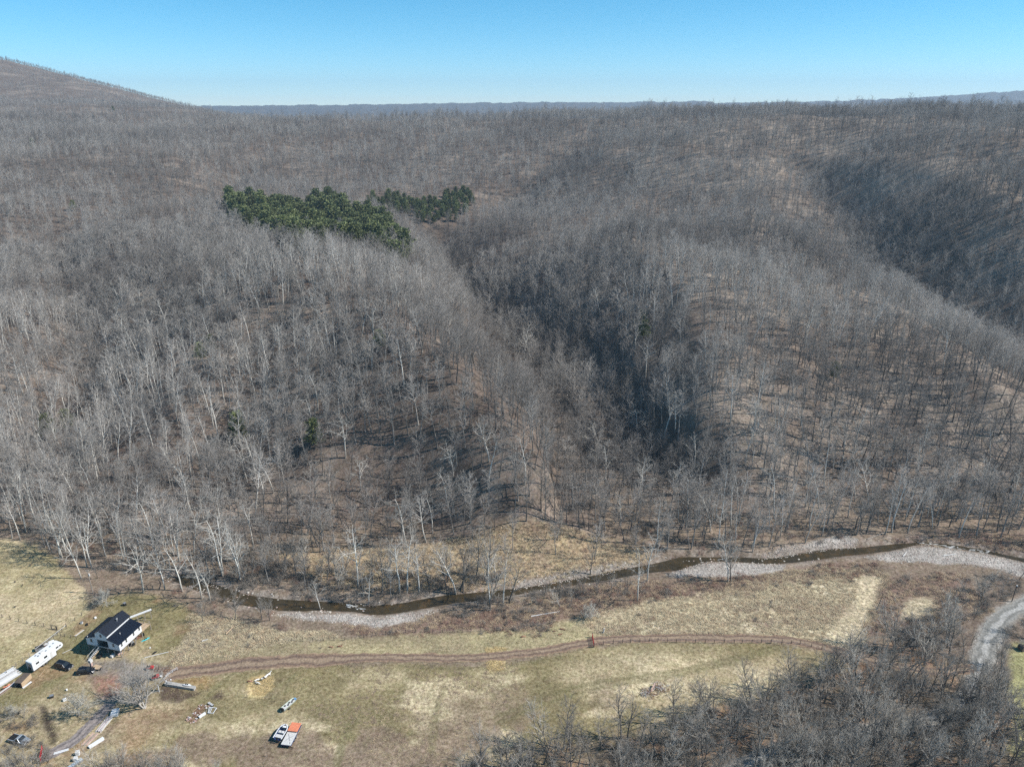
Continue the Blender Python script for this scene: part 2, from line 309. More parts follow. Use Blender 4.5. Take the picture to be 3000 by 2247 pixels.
class MB:
    def __init__(s): s.v = []; s.f = []
    def add(s, V, F):
        o = len(s.v); s.v += [tuple(map(float, p)) for p in V]; s.f += [tuple(i + o for i in f) for f in F]; return s
    def box(s, c, d, rz=0.0, ry=0.0, rx=0.0):
        M = Matrix.Translation(c) @ Matrix.Rotation(rz, 4, 'Z') @ Matrix.Rotation(ry, 4, 'Y') @ Matrix.Rotation(rx, 4, 'X')
        V = [M @ Vector((x * d[0] / 2, y * d[1] / 2, z * d[2] / 2)) for x in (-1, 1) for y in (-1, 1) for z in (-1, 1)]
        return s.add(V, [(0, 1, 3, 2), (4, 6, 7, 5), (0, 4, 5, 1), (2, 3, 7, 6), (0, 2, 6, 4), (1, 5, 7, 3)])
    def b2(s, a, b): return s.box([(a[i] + b[i]) / 2 for i in range(3)], [abs(b[i] - a[i]) for i in range(3)])
    def beam(s, p, q, w, h=None):
        p, q = Vector(p), Vector(q); d = q - p; L = d.length; h = h or w
        rz = math.atan2(d.y, d.x); ry = -math.asin(max(-1, min(1, d.z / L)))
        return s.box((p + q) / 2, (L, w, h), rz, ry)
    def tube(s, p, q, r0, r1=None, n=8, cap=True):
        p, q = Vector(p), Vector(q); r1 = r0 if r1 is None else r1; d = (q - p).normalized(); a = d.orthogonal().normalized(); b = d.cross(a)
        V = [p + (a * math.cos(t) + b * math.sin(t)) * r0 for t in [2 * math.pi * i / n for i in range(n)]] + [q + (a * math.cos(t) + b * math.sin(t)) * r1 for t in [2 * math.pi * i / n for i in range(n)]]
        F = [(i, (i + 1) % n, n + (i + 1) % n, n + i) for i in range(n)]
        if cap: F += [tuple(range(n - 1, -1, -1)), tuple(range(n, 2 * n))]
        return s.add(V, F)
    def loft(s, rings, cap=True, closed=True):
        n = len(rings[0]); V = [p for r in rings for p in r]; F = []
        for k in range(len(rings) - 1):
            for i in range(n if closed else n - 1):
                F.append((k * n + i, k * n + (i + 1) % n, (k + 1) * n + (i + 1) % n, (k + 1) * n + i))
        if cap: F += [tuple(range(n - 1, -1, -1)), tuple(range((len(rings) - 1) * n, len(rings) * n))]
        return s.add(V, F)
    def prism(s, prof, axis, a, b):
        """profile in the two other axes, extruded along axis from a to b"""
        def P(q, t):
            r = [0, 0, 0]; o = [i for i in range(3) if i != axis]; r[o[0]] = q[0]; r[o[1]] = q[1]; r[axis] = t; return r
        n = len(prof); V = [P(q, a) for q in prof] + [P(q, b) for q in prof]
        return s.add(V, [(i, (i + 1) % n, n + (i + 1) % n, n + i) for i in range(n)] + [tuple(range(n - 1, -1, -1)), tuple(range(n, 2 * n))])
    def obj(s, name, m, parent=None, smooth=False, bevel=0.0):
        me = bpy.data.meshes.new(name); me.from_pydata(s.v, [], s.f); me.update(); me.materials.append(m)
        import bmesh
        bm = bmesh.new(); bm.from_mesh(me); bmesh.ops.recalc_face_normals(bm, faces=bm.faces); bm.to_mesh(me); bm.free()
        if smooth: me.polygons.foreach_set('use_smooth', [True] * len(me.polygons))
        o = bpy.data.objects.new(name, me); COL.objects.link(o)
        if parent: o.parent = parent
        if bevel:
            bv = o.modifiers.new('bevel', 'BEVEL'); bv.width = bevel; bv.segments = 2; bv.limit_method = 'ANGLE'; bv.angle_limit = R(40)
        return o
def tag(o, label=None, cat=None, group=None, kind=None):
    if label: o['label'] = label
    if cat: o['category'] = cat
    if group: o['group'] = group
    if kind: o['kind'] = kind
    return o
def thing(name, label, cat, loc=(0, 0, 0), rz=0.0, group=None):
    o = bpy.data.objects.new(name, None); o.empty_display_size = 0.5; COL.objects.link(o); o.location = loc; o.rotation_euler = (0, 0, rz); return tag(o, label, cat, group)
def copy_tree(o, parent=None):
    c = o.copy(); COL.objects.link(c); c.parent = parent
    for ch in o.children: copy_tree(ch, c)
    return c
def ends(p, q):
    """origin, heading and length from two photo pixels on the ground"""
    a, b = np.array(G(*p)), np.array(G(*q)); d = b - a; return a, math.atan2(d[1], d[0]), float(np.linalg.norm(d[:2]))

# ------------------------------------------------------------------ ground sheet
def axis(lo, hi, segs):
    out = [lo]
    x = lo
    while x < hi:
        st = next(s for a, s in segs if x < a); x += st; out.append(x)
    return np.array(out)
xs = axis(-9000, 9000, [(-3600, 400), (-1400, 60), (-420, 12), (-230, 3.5), (-150, 1.6), (150, 0.72), (230, 1.8), (480, 4), (1300, 14), (3600, 80), (9e9, 500)])
ys = axis(-700, 9000, [(80, 60), (98, 3), (205, 0.72), (262, 1.4), (520, 3), (1000, 6), (1700, 16), (3000, 45), (9e9, 500)])
X, Y = np.meshgrid(xs, ys); Xf, Yf = X.ravel(), Y.ravel()
Zf = zterr(Xf, Yf)
nx, ny = len(xs), len(ys)
ii = np.arange(nx * ny).reshape(ny, nx)
F = np.stack([ii[:-1, :-1], ii[:-1, 1:], ii[1:, 1:], ii[1:, :-1]], -1).reshape(-1, 4)
ground = mesh_obj('ground', np.stack([Xf, Yf, Zf], 1), F, None, smooth=True); tag(ground, kind='structure')
def mixc(c, col, w): return c * (1 - w[:, None]) + np.asarray(col)[None] * w[:, None]
def paint(x, y):
    n = len(x); w0 = fbm(x, y, 22, N3)
    big = fbm(x, y, 120, N1); fine = fbm(x, y, 5, N2)
    c = np.tile(np.array([0.155, 0.12, 0.096]), (n, 1))
    c = mixc(c, (0.31, 0.25, 0.20), sstep(w0, 0.52, 0.72) * 0.75); c = mixc(c, (0.12, 0.085, 0.065), sstep(fine, 0.5, 0.8) * 0.6)
    hollow_shade = np.exp(-np.maximum(near_line(x, y, VALL[0][0]), 0) / 30.0) * (y < 900); c = mixc(c, (0.10, 0.078, 0.062), hollow_shade * 0.75)  # litter darkened along the central hollow, painting its shade into the colour
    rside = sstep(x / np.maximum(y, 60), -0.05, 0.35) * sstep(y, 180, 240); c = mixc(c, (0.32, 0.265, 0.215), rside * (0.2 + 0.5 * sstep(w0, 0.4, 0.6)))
    tex = np.ones(n)
    sel = (y < 290) & (y > 70) & (np.abs(x) < 330)
    xi, yi = x[sel], y[sel]; cs = c[sel]; ts = tex[sel]
    jx = (fbm(xi, yi, 7, N2) - 0.5) * 5; jy = (fbm(xi, yi, 7, N4) - 0.5) * 5
    jx2 = (fbm(xi, yi, 2.2, N1) - 0.5) * 1.6; jy2 = (fbm(xi, yi, 2.2, N3) - 0.5) * 1.6
    p1 = fbm(xi, yi, 24, N2); p2 = fbm(xi, yi, 6, N3); p3 = fbm(xi, yi, 2.4, N4); p4 = fbm(xi + 300, yi * 2.2, 15, N1)
    def reg(P, feather=2.0, big=True):
        X_, Y_ = (xi + jx, yi + jy) if big else (xi + jx2, yi + jy2)
        return 1 - sstep(sdf(P, X_, Y_), -feather / 2, feather / 2)
    val = 1 - sstep(tps(xi, yi), -6, 2)
    cs = mixc(cs, (0.27, 0.205, 0.145), val * 0.6)
    w = reg(FARMEADOW, 6); cs = mixc(cs, (0.40, 0.30, 0.18), w * (0.55 + 0.45 * sstep(p2, 0.35, 0.6))); cs = mixc(cs, (0.17, 0.115, 0.08), w * sstep(p1, 0.56, 0.7) * 0.7)
    w = reg(PASTURE, 1.5); pc = mixc(np.tile([0.51, 0.41, 0.26], (len(xi), 1)), (0.37, 0.305, 0.17), sstep(p1, 0.42, 0.62)); pc = mixc(pc, (0.54, 0.46, 0.29), sstep(p3, 0.5, 0.8) * 0.7); cs = cs * (1 - w[:, None]) + pc * w[:, None]
    w = reg(YARD, 4); pc = mixc(np.tile([0.37, 0.30, 0.185], (len(xi), 1)), (0.225, 0.19, 0.095), sstep(p1, 0.40, 0.62)); pc = mixc(pc, (0.29, 0.19, 0.11), sstep(p2, 0.56, 0.72) * 0.7); cs = cs * (1 - w[:, None]) + pc * w[:, None]
    w = reg(FIELD, 3); pc = mixc(np.tile([0.41, 0.335, 0.205], (len(xi), 1)), (0.25, 0.205, 0.11), sstep(p1, 0.44, 0.58)); pc = mixc(pc, (0.54, 0.45, 0.29), sstep(p4, 0.50, 0.62) * 0.9); pc = mixc(pc, (0.225, 0.165, 0.12), sstep(fbm(xi + 90, yi, 17, N4), 0.52, 0.62) * sstep(yi, 165, 125) * 0.85)
    pc = mixc(pc, (0.24, 0.195, 0.10), sstep(near_line(xi, yi, TRKS), 9, 1) * 0.75)
    cs = cs * (1 - w[:, None]) + pc * w[:, None]
    w = reg(STRIP, 3); pc = mixc(np.tile([0.39, 0.33, 0.19], (len(xi), 1)), (0.30, 0.245, 0.15), sstep(p1, 0.42, 0.62)); cs = cs * (1 - w[:, None]) + pc * w[:, None]
    w = reg(ROUGH, 5); pc = mixc(np.tile([0.36, 0.305, 0.19], (len(xi), 1)), (0.19, 0.155, 0.12), sstep(p2, 0.42, 0.6)); cs = cs * (1 - w[:, None]) + pc * w[:, None]
    w = reg(MEADOW, 4); pc = mixc(np.tile([0.52, 0.44, 0.29], (len(xi), 1)), (0.26, 0.19, 0.14), sstep(p4, 0.47, 0.64)); pc = mixc(pc, (0.62, 0.54, 0.38), sstep(p2, 0.55, 0.7)); cs = cs * (1 - w[:, None]) + pc * w[:, None]
    for P in BRIAR: w = reg(P, 4); cs = mixc(cs, (0.20, 0.13, 0.10), w * 0.85)
    for P in (RPATH, RPATCH): w = reg(P, 4.0); cs = mixc(cs, (0.62, 0.52, 0.35), w * 0.9)
    w = reg(GROVE, 5); cs = mixc(cs, (0.16, 0.125, 0.09), w * (0.6 + 0.3 * p1)); cs = mixc(cs, (0.33, 0.20, 0.12), w * sstep(p2, 0.56, 0.66) * 0.7)
    for P in (GROVE2, GROVE3): w = reg(P, 4); cs = mixc(cs, (0.17, 0.13, 0.10), w * 0.75)
    w = reg(LAWN, 3); cs = mixc(cs, (0.33, 0.31, 0.15), w); 
    for P in BARS: w = reg(P, 1.2); cs = mixc(cs, (0.40, 0.365, 0.33), w); cs = mixc(cs, (0.24, 0.19, 0.15), w * sstep(p2, 0.55, 0.7) * 0.6)
    dcr = near_line(xi + jx2, yi + jy2, CRKS); cs = mixc(cs, (0.17, 0.13, 0.10), (1 - sstep(dcr, 0.4, 2.0)) * 0.8); cs = mixc(cs, (0.30, 0.255, 0.215), (1 - sstep(dcr, 1.0, 5.5)) * sstep(p3, 0.4, 0.6) * 0.8)
    for P in HAYS: w = reg(P, 1.0, False); cs = mixc(cs, (0.62, 0.47, 0.235), w * 0.95)
    for RL, wd_ in (([(1300, 2015), (1278, 2090), (1262, 2200)], 0.5), ([(1035, 2110), (1005, 2170), (990, 2240)], 0.8), ([(700, 1960), (640, 2010), (560, 2090)], 0.35), ([(1180, 1950), (1400, 1958), (1650, 1925)], 0.3), ([(860, 1975), (845, 2000), (835, 2030)], 0.25), ([(2280, 1890), (2000, 1960), (1700, 2010), (1450, 2100)], 0.4), ([(2290, 1900), (2010, 1972), (1712, 2024), (1462, 2116)], 0.4)):
        Lr = extend([(*V2(*q), wd_) for q in RL], 5); dr = near_line(xi + jx2 * .5, yi + jy2 * .5, Lr); cs = mixc(cs, (0.17, 0.15, 0.075), (1 - sstep(dr, -0.1, 0.7)) * 0.6)
    w = reg(ORANGE, 3); cs = mixc(cs, (0.33, 0.215, 0.10), w * 0.8)
    w = reg(REDFIELD, 6); cs = mixc(cs, (0.26, 0.16, 0.095), w * 0.65)
    w = reg(GRAVYARD, 3); cs = mixc(cs, (0.24, 0.21, 0.185), w * 0.9)
    w = reg(REDDIRT, 3); cs = mixc(cs, (0.30, 0.165, 0.115), w * 0.9)
    for P in DARKMUD: w = reg(P, 1.5); cs = mixc(cs, (0.095, 0.065, 0.05), w * 0.9)
    w = reg(DITCH, 1.2); cs = mixc(cs, (0.06, 0.045, 0.035), w * 0.95)  # ditch mud with the ditch's shadow painted in; the ground stays flat
    w = reg(BED, 0.5, False); cs = mixc(cs, (0.20, 0.12, 0.08), w)
    d = near_line(xi + jx2, yi + jy2, RDS); cs = mixc(cs, (0.33, 0.31, 0.28), (1 - sstep(d, 0.0, 1.3)) * 0.9)
    c[sel] = cs; tex[sel] = ts
    return c, tex
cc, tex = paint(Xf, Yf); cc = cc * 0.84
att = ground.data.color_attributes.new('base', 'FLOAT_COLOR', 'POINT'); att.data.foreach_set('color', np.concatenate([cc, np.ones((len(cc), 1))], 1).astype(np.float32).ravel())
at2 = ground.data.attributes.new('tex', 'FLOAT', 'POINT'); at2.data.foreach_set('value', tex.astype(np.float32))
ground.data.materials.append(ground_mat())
print('ground', nx, ny)

# ------------------------------------------------------------------ creek, tracks
def ribbon(name, L, m, z=0.03, cols=9, jag=0.0, follow=True, flat=None, seed=3):
    r = np.random.RandomState(seed); V = []; n = len(L); UV = []
    for i in range(n):
        p = L[i][:2]; d = L[min(i + 1, n - 1)][:2] - L[max(i - 1, 0)][:2]; d = d / (np.linalg.norm(d) + 1e-9); nrm = np.array([-d[1], d[0]]); w = L[i][2]
        a = jag * (r.rand() - 0.5) * 2; b = jag * (r.rand() - 0.5) * 2
        for k in range(cols):
            t = -1 + 2 * k / (cols - 1); q = p + nrm * (t * w + (a if t < 0 else b) * abs(t) ** 3); V.append((q[0], q[1], 0)); UV.append((t, i / 3.0))
    V = np.array(V)
    V[:, 2] = flat if flat is not None else zterr(V[:, 0], V[:, 1]) + z
    I = np.arange(n * cols).reshape(n, cols); F = np.stack([I[:-1, :-1], I[1:, :-1], I[1:, 1:], I[:-1, 1:]], -1).reshape(-1, 4)
    o = mesh_obj(name, V, F, m, smooth=True); uv = o.data.uv_layers.new(name='uv'); UV = np.array(UV)
    li = np.zeros(len(o.data.loops), np.int32); o.data.loops.foreach_get('vertex_index', li); uv.data.foreach_set('uv', UV[li].astype(np.float32).ravel())
    return tag(o, kind='structure')
def road_mat(name, base, rut, mid, alt):
    m = bpy.data.materials.new(name); m.use_nodes = True; n, l = nt(m); b = n['Principled BSDF']; b.inputs['Roughness'].default_value = 0.95; b.inputs['Specular IOR Level'].default_value = 0.15
    uv = n.new('ShaderNodeUVMap'); sp = n.new('ShaderNodeSeparateXYZ'); geo = n.new('ShaderNodeNewGeometry'); l.new(uv.outputs[0], sp.inputs[0])
    wz = n.new('ShaderNodeTexNoise'); wz.inputs['Scale'].default_value = 0.25; l.new(geo.outputs['Position'], wz.inputs['Vector'])
    wm = n.new('ShaderNodeMath'); wm.operation = 'MULTIPLY_ADD'; wm.inputs[1].default_value = 1.1; wm.inputs[2].default_value = -0.55; l.new(wz.outputs[0], wm.inputs[0])
    ad = n.new('ShaderNodeMath'); ad.operation = 'ADD'; l.new(sp.outputs[0], ad.inputs[0]); l.new(wm.outputs[0], ad.inputs[1])
    ab = n.new('ShaderNodeMath'); ab.operation = 'ABSOLUTE'; l.new(ad.outputs[0], ab.inputs[0])
    rp = n.new('ShaderNodeValToRGB'); l.new(ab.outputs[0], rp.inputs[0]); e = rp.color_ramp.elements
    e[0].position = 0.0; e[0].color = (*mid, 1); e[1].position = 1.0; e[1].color = (*alt, 1)
    for pos, c in ((0.2, mid), (0.38, rut), (0.55, rut), (0.75, base), (0.9, base)):
        q = e.new(pos); q.color = (*c, 1)
    nz = n.new('ShaderNodeTexNoise'); nz.inputs['Scale'].default_value = 1.6; nz.inputs['Detail'].default_value = 7; nz.inputs['Roughness'].default_value = 0.7; l.new(geo.outputs['Position'], nz.inputs['Vector'])
    mr = n.new('ShaderNodeMapRange'); mr.inputs[1].default_value = 0.3; mr.inputs[2].default_value = 0.7; mr.inputs[3].default_value = 0.5; mr.inputs[4].default_value = 1.55; l.new(nz.outputs[0], mr.inputs[0])
    sc = n.new('ShaderNodeVectorMath'); sc.operation = 'SCALE'; l.new(rp.outputs[0], sc.inputs[0]); l.new(mr.outputs[0], sc.inputs['Scale']); l.new(sc.outputs[0], b.inputs['Base Color'])
    bp = n.new('ShaderNodeBump'); bp.inputs['Strength'].default_value = 0.5; bp.inputs['Distance'].default_value = 0.1; l.new(nz.outputs[0], bp.inputs['Height']); l.new(bp.outputs[0], b.inputs['Normal'])
    return m
ribbon('dirt_track', TRKS, road_mat('dirt', (0.225, 0.155, 0.108), (0.15, 0.105, 0.08), (0.25, 0.185, 0.13), (0.30, 0.235, 0.145)), 0.06, 9, 0.35)
ribbon('gravel_road', RDS, road_mat('gravel', (0.235, 0.225, 0.205), (0.18, 0.175, 0.16), (0.32, 0.31, 0.29), (0.24, 0.22, 0.19)), 0.06, 9, 0.25)
ribbon('gravel_driveway', DRVS, road_mat('driveway', (0.22, 0.19, 0.18), (0.16, 0.14, 0.135), (0.25, 0.215, 0.20), (0.22, 0.19, 0.14)), 0.06, 9, 0.2)
def water_mat():
    m = bpy.data.materials.new('creek_water'); m.use_nodes = True; n, l = nt(m); b = n['Principled BSDF']; b.inputs['Roughness'].default_value = 0.12; b.inputs['IOR'].default_value = 1.33
    geo = n.new('ShaderNodeNewGeometry'); nz = n.new('ShaderNodeTexNoise'); nz.inputs['Scale'].default_value = 0.35; nz.inputs['Detail'].default_value = 8; nz.inputs['Roughness'].default_value = 0.7; l.new(geo.outputs['Position'], nz.inputs['Vector'])
    rp = n.new('ShaderNodeValToRGB'); l.new(nz.outputs[0], rp.inputs[0]); e = rp.color_ramp.elements; e[0].position = 0.35; e[0].color = (0.030, 0.023, 0.012, 1); e[1].position = 0.7; e[1].color = (0.105, 0.062, 0.026, 1)
    q = e.new(0.55); q.color = (0.05, 0.038, 0.02, 1)
    l.new(rp.outputs[0], b.inputs['Base Color'])
    n2 = n.new('ShaderNodeTexNoise'); n2.inputs['Scale'].default_value = 2.5; n2.inputs['Detail'].default_value = 4; l.new(geo.outputs['Position'], n2.inputs['Vector'])
    bp = n.new('ShaderNodeBump'); bp.inputs['Strength'].default_value = 0.25; bp.inputs['Distance'].default_value = 0.08; l.new(n2.outputs[0], bp.inputs['Height']); l.new(bp.outputs[0], b.inputs['Normal'])
    return m
WL = CRKS.copy(); WL[:, 2] = WL[:, 2] + 0.7
ribbon('creek_water', WL, water_mat(), 0, 5, 0.0, flat=-0.82)
# white riffles where the creek runs fast
rm = mat('riffle_foam', (0.62, 0.63, 0.62), 0.4, 0.2, 4)
b_ = MB()
for (u0, u1, v0, v1, n_) in ((2690, 2900, 1592, 1618, 60), (1015, 1065, 1772, 1786, 16), (2100, 2160, 1637, 1643, 8)):
    for k in range(n_):
        t = rnd.random(); u = u0 + (u1 - u0) * t; v = v0 + (v1 - v0) * t + rnd.uniform(-5, 5); x, y, _ = G(u, v, -0.8)
        L_ = rnd.uniform(0.3, 1.1); w_ = rnd.uniform(0.06, 0.2); a = rnd.uniform(-0.4, 0.2)
        pts = [(x + math.cos(a) * L_ * c_ - math.sin(a) * w_ * s_, y + math.sin(a) * L_ * c_ + math.cos(a) * w_ * s_, -0.80) for c_, s_ in ((-1, 0), (-0.3, -1), (0.5, -0.8), (1, 0), (0.4, 0.9), (-0.5, 0.7))]
        b_.add(pts + [(x, y, -0.76)], [(i, (i + 1) % 6, 6) for i in range(6)])
tag(b_.obj('riffle_foam', rm), kind='stuff', label='white riffles on the shallow creek', cat='water')

# ------------------------------------------------------------------ far hills
hl = [(300, 312), (750, 308), (1000, 306), (1300, 301), (1500, 299), (1650, 298), (1800, 299), (2060, 295), (2100, 300), (2400, 296), (2600, 289), (2800, 278), (3000, 263), (3300, 250), (3800, 250), (4600, 262)]
hu = np.array([h[0] for h in hl]); hv = np.array([h[1] for h in hl])
us = np.arange(100, 4601, 5.0); rows = []
for k, (Yk, f) in enumerate([(4300, 0.0), (4800, 0.3), (5300, 0.55), (5800, 0.8), (6300, 0.97), (6500, 1.0), (6900, 0.9), (7600, 0.4)]):
    row = []
    for u in us:
        x, _, z = AtY(u, np.interp(u, hu, hv) + 2, 6500.0); x = x * Yk / 6500.0
        nzv = float(fbm(np.array([x]), np.array([Yk * 1.0]), 900, N2)[0]) - 0.5
        zz = 40 + (z - 40) * f + nzv * 60 * (1 - f) * f * 4 * 0.6
        zz += (float(fbm(np.array([x]), np.array([Yk]), 45, N3, 3)[0]) - 0.5) * 22
        row.append((x, Yk, zz))
    rows.append(row)
V = np.array(rows).reshape(-1, 3); I = np.arange(len(V)).reshape(len(rows), len(us)); F = np.stack([I[:-1, :-1], I[:-1, 1:], I[1:, 1:], I[1:, :-1]], -1).reshape(-1, 4)
far = mesh_obj('far_hills', V, F, mat('far_woods', (0.10, 0.085, 0.075), 1, 0.35, 0.02), smooth=False); tag(far, kind='structure')

# ------------------------------------------------------------------ trees: generator
def tube_np(pts, rad, n, out, cone=False):
    """append a tapered tube to out=(V,F,count)"""
    P = np.asarray(pts); d = P[-1] - P[0]; L = np.linalg.norm(d) + 1e-9; d = d / L
    a = np.cross(d, (0.0, 0.0, 1.0) if abs(d[2]) < 0.9 else (1.0, 0.0, 0.0)); a /= np.linalg.norm(a); b = np.cross(d, a)
    ang = np.arange(n) * 2 * math.pi / n; ring = np.outer(np.cos(ang), a) + np.outer(np.sin(ang), b)
    k = len(P) - (1 if cone else 0); base = out[2]
    V = (P[:k, None, :] + np.asarray(rad)[:k, None, None] * ring[None]).reshape(-1, 3)
    out[0].append(V); F = []
    for j in range(k - 1):
        for i in range(n):
            p, q = base + j * n + i, base + j * n + (i + 1) % n; r, s = q + n, p + n
            F.append((p, q, r)); F.append((p, r, s))
    cnt = k * n
    if cone:
        out[0].append(P[-1:]); t = base + cnt; cnt += 1
        for i in range(n): F.append((base + (k - 1) * n + i, base + (k - 1) * n + (i + 1) % n, t))
    out[1].extend(F); out[2] += cnt
def grow(seed, H, spec):
    r = random.Random(seed)
    parts = {'trunk': [[], [], 0], 'crown': [[], [], 0]}
    maxl = len(spec['n'])
    def branch(p, d, L, rad, lev):
        segs = (7, 4, 3, 2, 1, 1)[lev]; pts = [p]; dirs = [d]; q = p
        wob = spec['wob'][min(lev, len(spec['wob']) - 1)]; tro = spec['tro'][min(lev, len(spec['tro']) - 1)]
        for i in range(segs):
            d = (d + Vector((r.gauss(0, wob), r.gauss(0, wob), r.gauss(0, wob) + tro))).normalized(); q = q + d * (L / segs); pts.append(q); dirs.append(d)
        tip = spec.get('tip', 0.25) if lev == 0 else 0.35
        rads = [rad * (1 - (1 - tip) * (i / segs) ** 0.9) for i in range(segs + 1)]
        last = lev >= maxl
        tube_np([tuple(x) for x in pts], rads, (7, 5, 3, 3, 3, 3)[lev], parts['trunk' if lev == 0 else 'crown'], cone=last or lev >= 3)
        if last: return
        n = spec['n'][lev]; t0 = spec['t0'][lev]; ph = r.uniform(0, 6.28)
        for k in range(n):
            t = t0 + (1 - t0) * ((k + r.uniform(0.1, 0.9)) / n) if n > 1 else 0.9
            f = t * segs; i = min(int(f), segs - 1); bp = pts[i].lerp(pts[i + 1], f - i); bd = dirs[i + 1]
            ph += 2.4 + r.uniform(-0.5, 0.5); side = bd.orthogonal().normalized(); side.rotate(Matrix.Rotation(ph, 3, bd))
            an = R(r.uniform(*spec['ang'][lev])); nd = bd * math.cos(an) + side * math.sin(an)
            if lev == 0: env = spec['env'](t)
            else: env = 1.0 - 0.55 * t
            ll = (H if lev == 0 else L) * spec['len'][lev] * env * r.uniform(0.75, 1.25)
            br = min(rads[i] * 0.75, max(spec['rmin'], ll * spec['thick'][lev]))
            branch(bp, nd, ll, br, lev + 1)
    for s in range(spec.get('stems', 1)):
        a = r.uniform(0, 6.28); sp = spec.get('lean', 0.04) * (1 if spec.get('stems', 1) == 1 else 1.5 + s * 0.3)
        d = Vector((math.cos(a + s * 2.2) * sp, math.sin(a + s * 2.2) * sp, 1)).normalized()
        branch(Vector((math.cos(s * 2.2), math.sin(s * 2.2), 0)) * (0.25 if spec.get('stems', 1) > 1 else 0) + Vector((0, 0, -0.3)), d, H * spec['trunk'] * r.uniform(0.9, 1.05), H * spec['tr'], 0)
    return parts
def arr(part): return np.concatenate(part[0]) if part[0] else np.zeros((0, 3)), np.array(part[1], np.int32).reshape(-1, 3)
SPEC = {
    'forest': dict(n=(17, 7, 6, 6), t0=(0.42, 0.25, 0.15, 0.1), ang=((30, 60), (28, 55), (25, 60), (25, 65)), len=(0.27, 0.5, 0.5, 0.62), thick=(0.022, 0.018, 0.016, 0.018), env=lambda t: 1.15 - 0.62 * t, trunk=0.88, tr=0.011, wob=(0.035, 0.14, 0.2, 0.25), tro=(0.0, 0.10, 0.06, 0.03), rmin=0.0105, tip=0.12),
    'sycamore': dict(n=(11, 6, 6, 6), t0=(0.38, 0.25, 0.2, 0.1), ang=((35, 70), (30, 65), (30, 65), (30, 70)), len=(0.33, 0.5, 0.48, 0.55), thick=(0.028, 0.022, 0.018, 0.018), env=lambda t: 1.15 - 0.6 * t, trunk=0.9, tr=0.0125, wob=(0.07, 0.24, 0.3, 0.3), tro=(0.0, 0.1, 0.06, 0.02), rmin=0.012, tip=0.14),
    'grove': dict(n=(13, 6, 6, 5), t0=(0.28, 0.2, 0.15, 0.1), ang=((25, 50), (25, 50), (25, 55), (25, 60)), len=(0.36, 0.5, 0.5, 0.6), thick=(0.027, 0.021, 0.017, 0.018), env=lambda t: 1.1 - 0.6 * t, trunk=0.85, tr=0.0135, wob=(0.08, 0.14, 0.2, 0.25), tro=(0.02, 0.12, 0.06, 0.03), rmin=0.0105, tip=0.15),
    'multi': dict(n=(9, 6, 5, 5), t0=(0.22, 0.2, 0.15, 0.1), ang=((20, 45), (22, 48), (25, 55), (25, 60)), len=(0.36, 0.5, 0.5, 0.6), thick=(0.026, 0.020, 0.017, 0.018), env=lambda t: 1.1 - 0.6 * t, trunk=0.88, tr=0.0105, wob=(0.09, 0.14, 0.2, 0.25), tro=(0.02, 0.10, 0.06, 0.03), rmin=0.0105, tip=0.15, stems=3, lean=0.16),
    'spread': dict(n=(10, 8, 7, 7), t0=(0.15, 0.12, 0.1, 0.1), ang=((25, 60), (22, 50), (22, 50), (25, 60)), len=(0.5, 0.5, 0.5, 0.5), thick=(0.022, 0.016, 0.014, 0.016), env=lambda t: 1.1 - 0.45 * t, trunk=0.7, tr=0.017, wob=(0.08, 0.12, 0.14, 0.2), tro=(0.03, 0.05, 0.04, 0.02), rmin=0.020, tip=0.2, stems=4, lean=0.3),
    'weep': dict(n=(22, 10, 8, 9), t0=(0.12, 0.15, 0.1, 0.1), ang=((30, 80), (30, 60), (25, 60), (20, 50)), len=(0.52, 0.42, 0.5, 0.65), thick=(0.018, 0.014, 0.012, 0.014), env=lambda t: 1.1 - 0.6 * t, trunk=0.7, tr=0.02, wob=(0.1, 0.15, 0.18, 0.2), tro=(0.02, 0.06, 0.0, -0.12), rmin=0.022, tip=0.2),
    'bush': dict(n=(7, 6, 6), t0=(0.1, 0.1, 0.1), ang=((20, 60), (25, 60), (25, 65)), len=(0.6, 0.5, 0.6), thick=(0.02, 0.02, 0.02), env=lambda t: 1.0 - 0.5 * t, trunk=0.75, tr=0.014, wob=(0.15, 0.2, 0.3), tro=(0.02, 0.02, 0.0), rmin=0.009, tip=0.3, stems=6, lean=0.45),
    'sapling': dict(n=(9, 5, 5), t0=(0.25, 0.2, 0.1), ang=((30, 60), (30, 60), (30, 60)), len=(0.35, 0.5, 0.55), thick=(0.014, 0.014, 0.018), env=lambda t: 1.1 - 0.65 * t, trunk=0.9, tr=0.007, wob=(0.07, 0.15, 0.2), tro=(0.0, 0.08, 0.03), rmin=0.0105, tip=0.2),
    'far': dict(n=(14, 7, 6), t0=(0.40, 0.2, 0.1), ang=((30, 60), (28, 55), (25, 60)), len=(0.27, 0.55, 0.6), thick=(0.024, 0.022, 0.03), env=lambda t: 1.15 - 0.62 * t, trunk=0.9, tr=0.011, wob=(0.04, 0.15, 0.2), tro=(0.0, 0.08, 0.04), rmin=0.03, tip=0.2),
}
BARK = mat('bark_grey', (0.31, 0.288, 0.26), 0.9, 0.35, 2.5, rand=0.28, stretch=(1, 1, 0.25))
BARKD = mat('bark_dark', (0.15, 0.135, 0.12), 0.9, 0.35, 2.5, rand=0.25, stretch=(1, 1, 0.25))
TWIG = mat('twigs_grey', (0.365, 0.34, 0.31), 0.85, 0.25, 0.6, rand=0.30)
TWIGD = mat('twigs_dark', (0.25, 0.227, 0.205), 0.85, 0.25, 0.6, rand=0.28)
TWIGR = mat('twigs_red', (0.33, 0.20, 0.155), 0.85, 0.3, 0.6, rand=0.25)
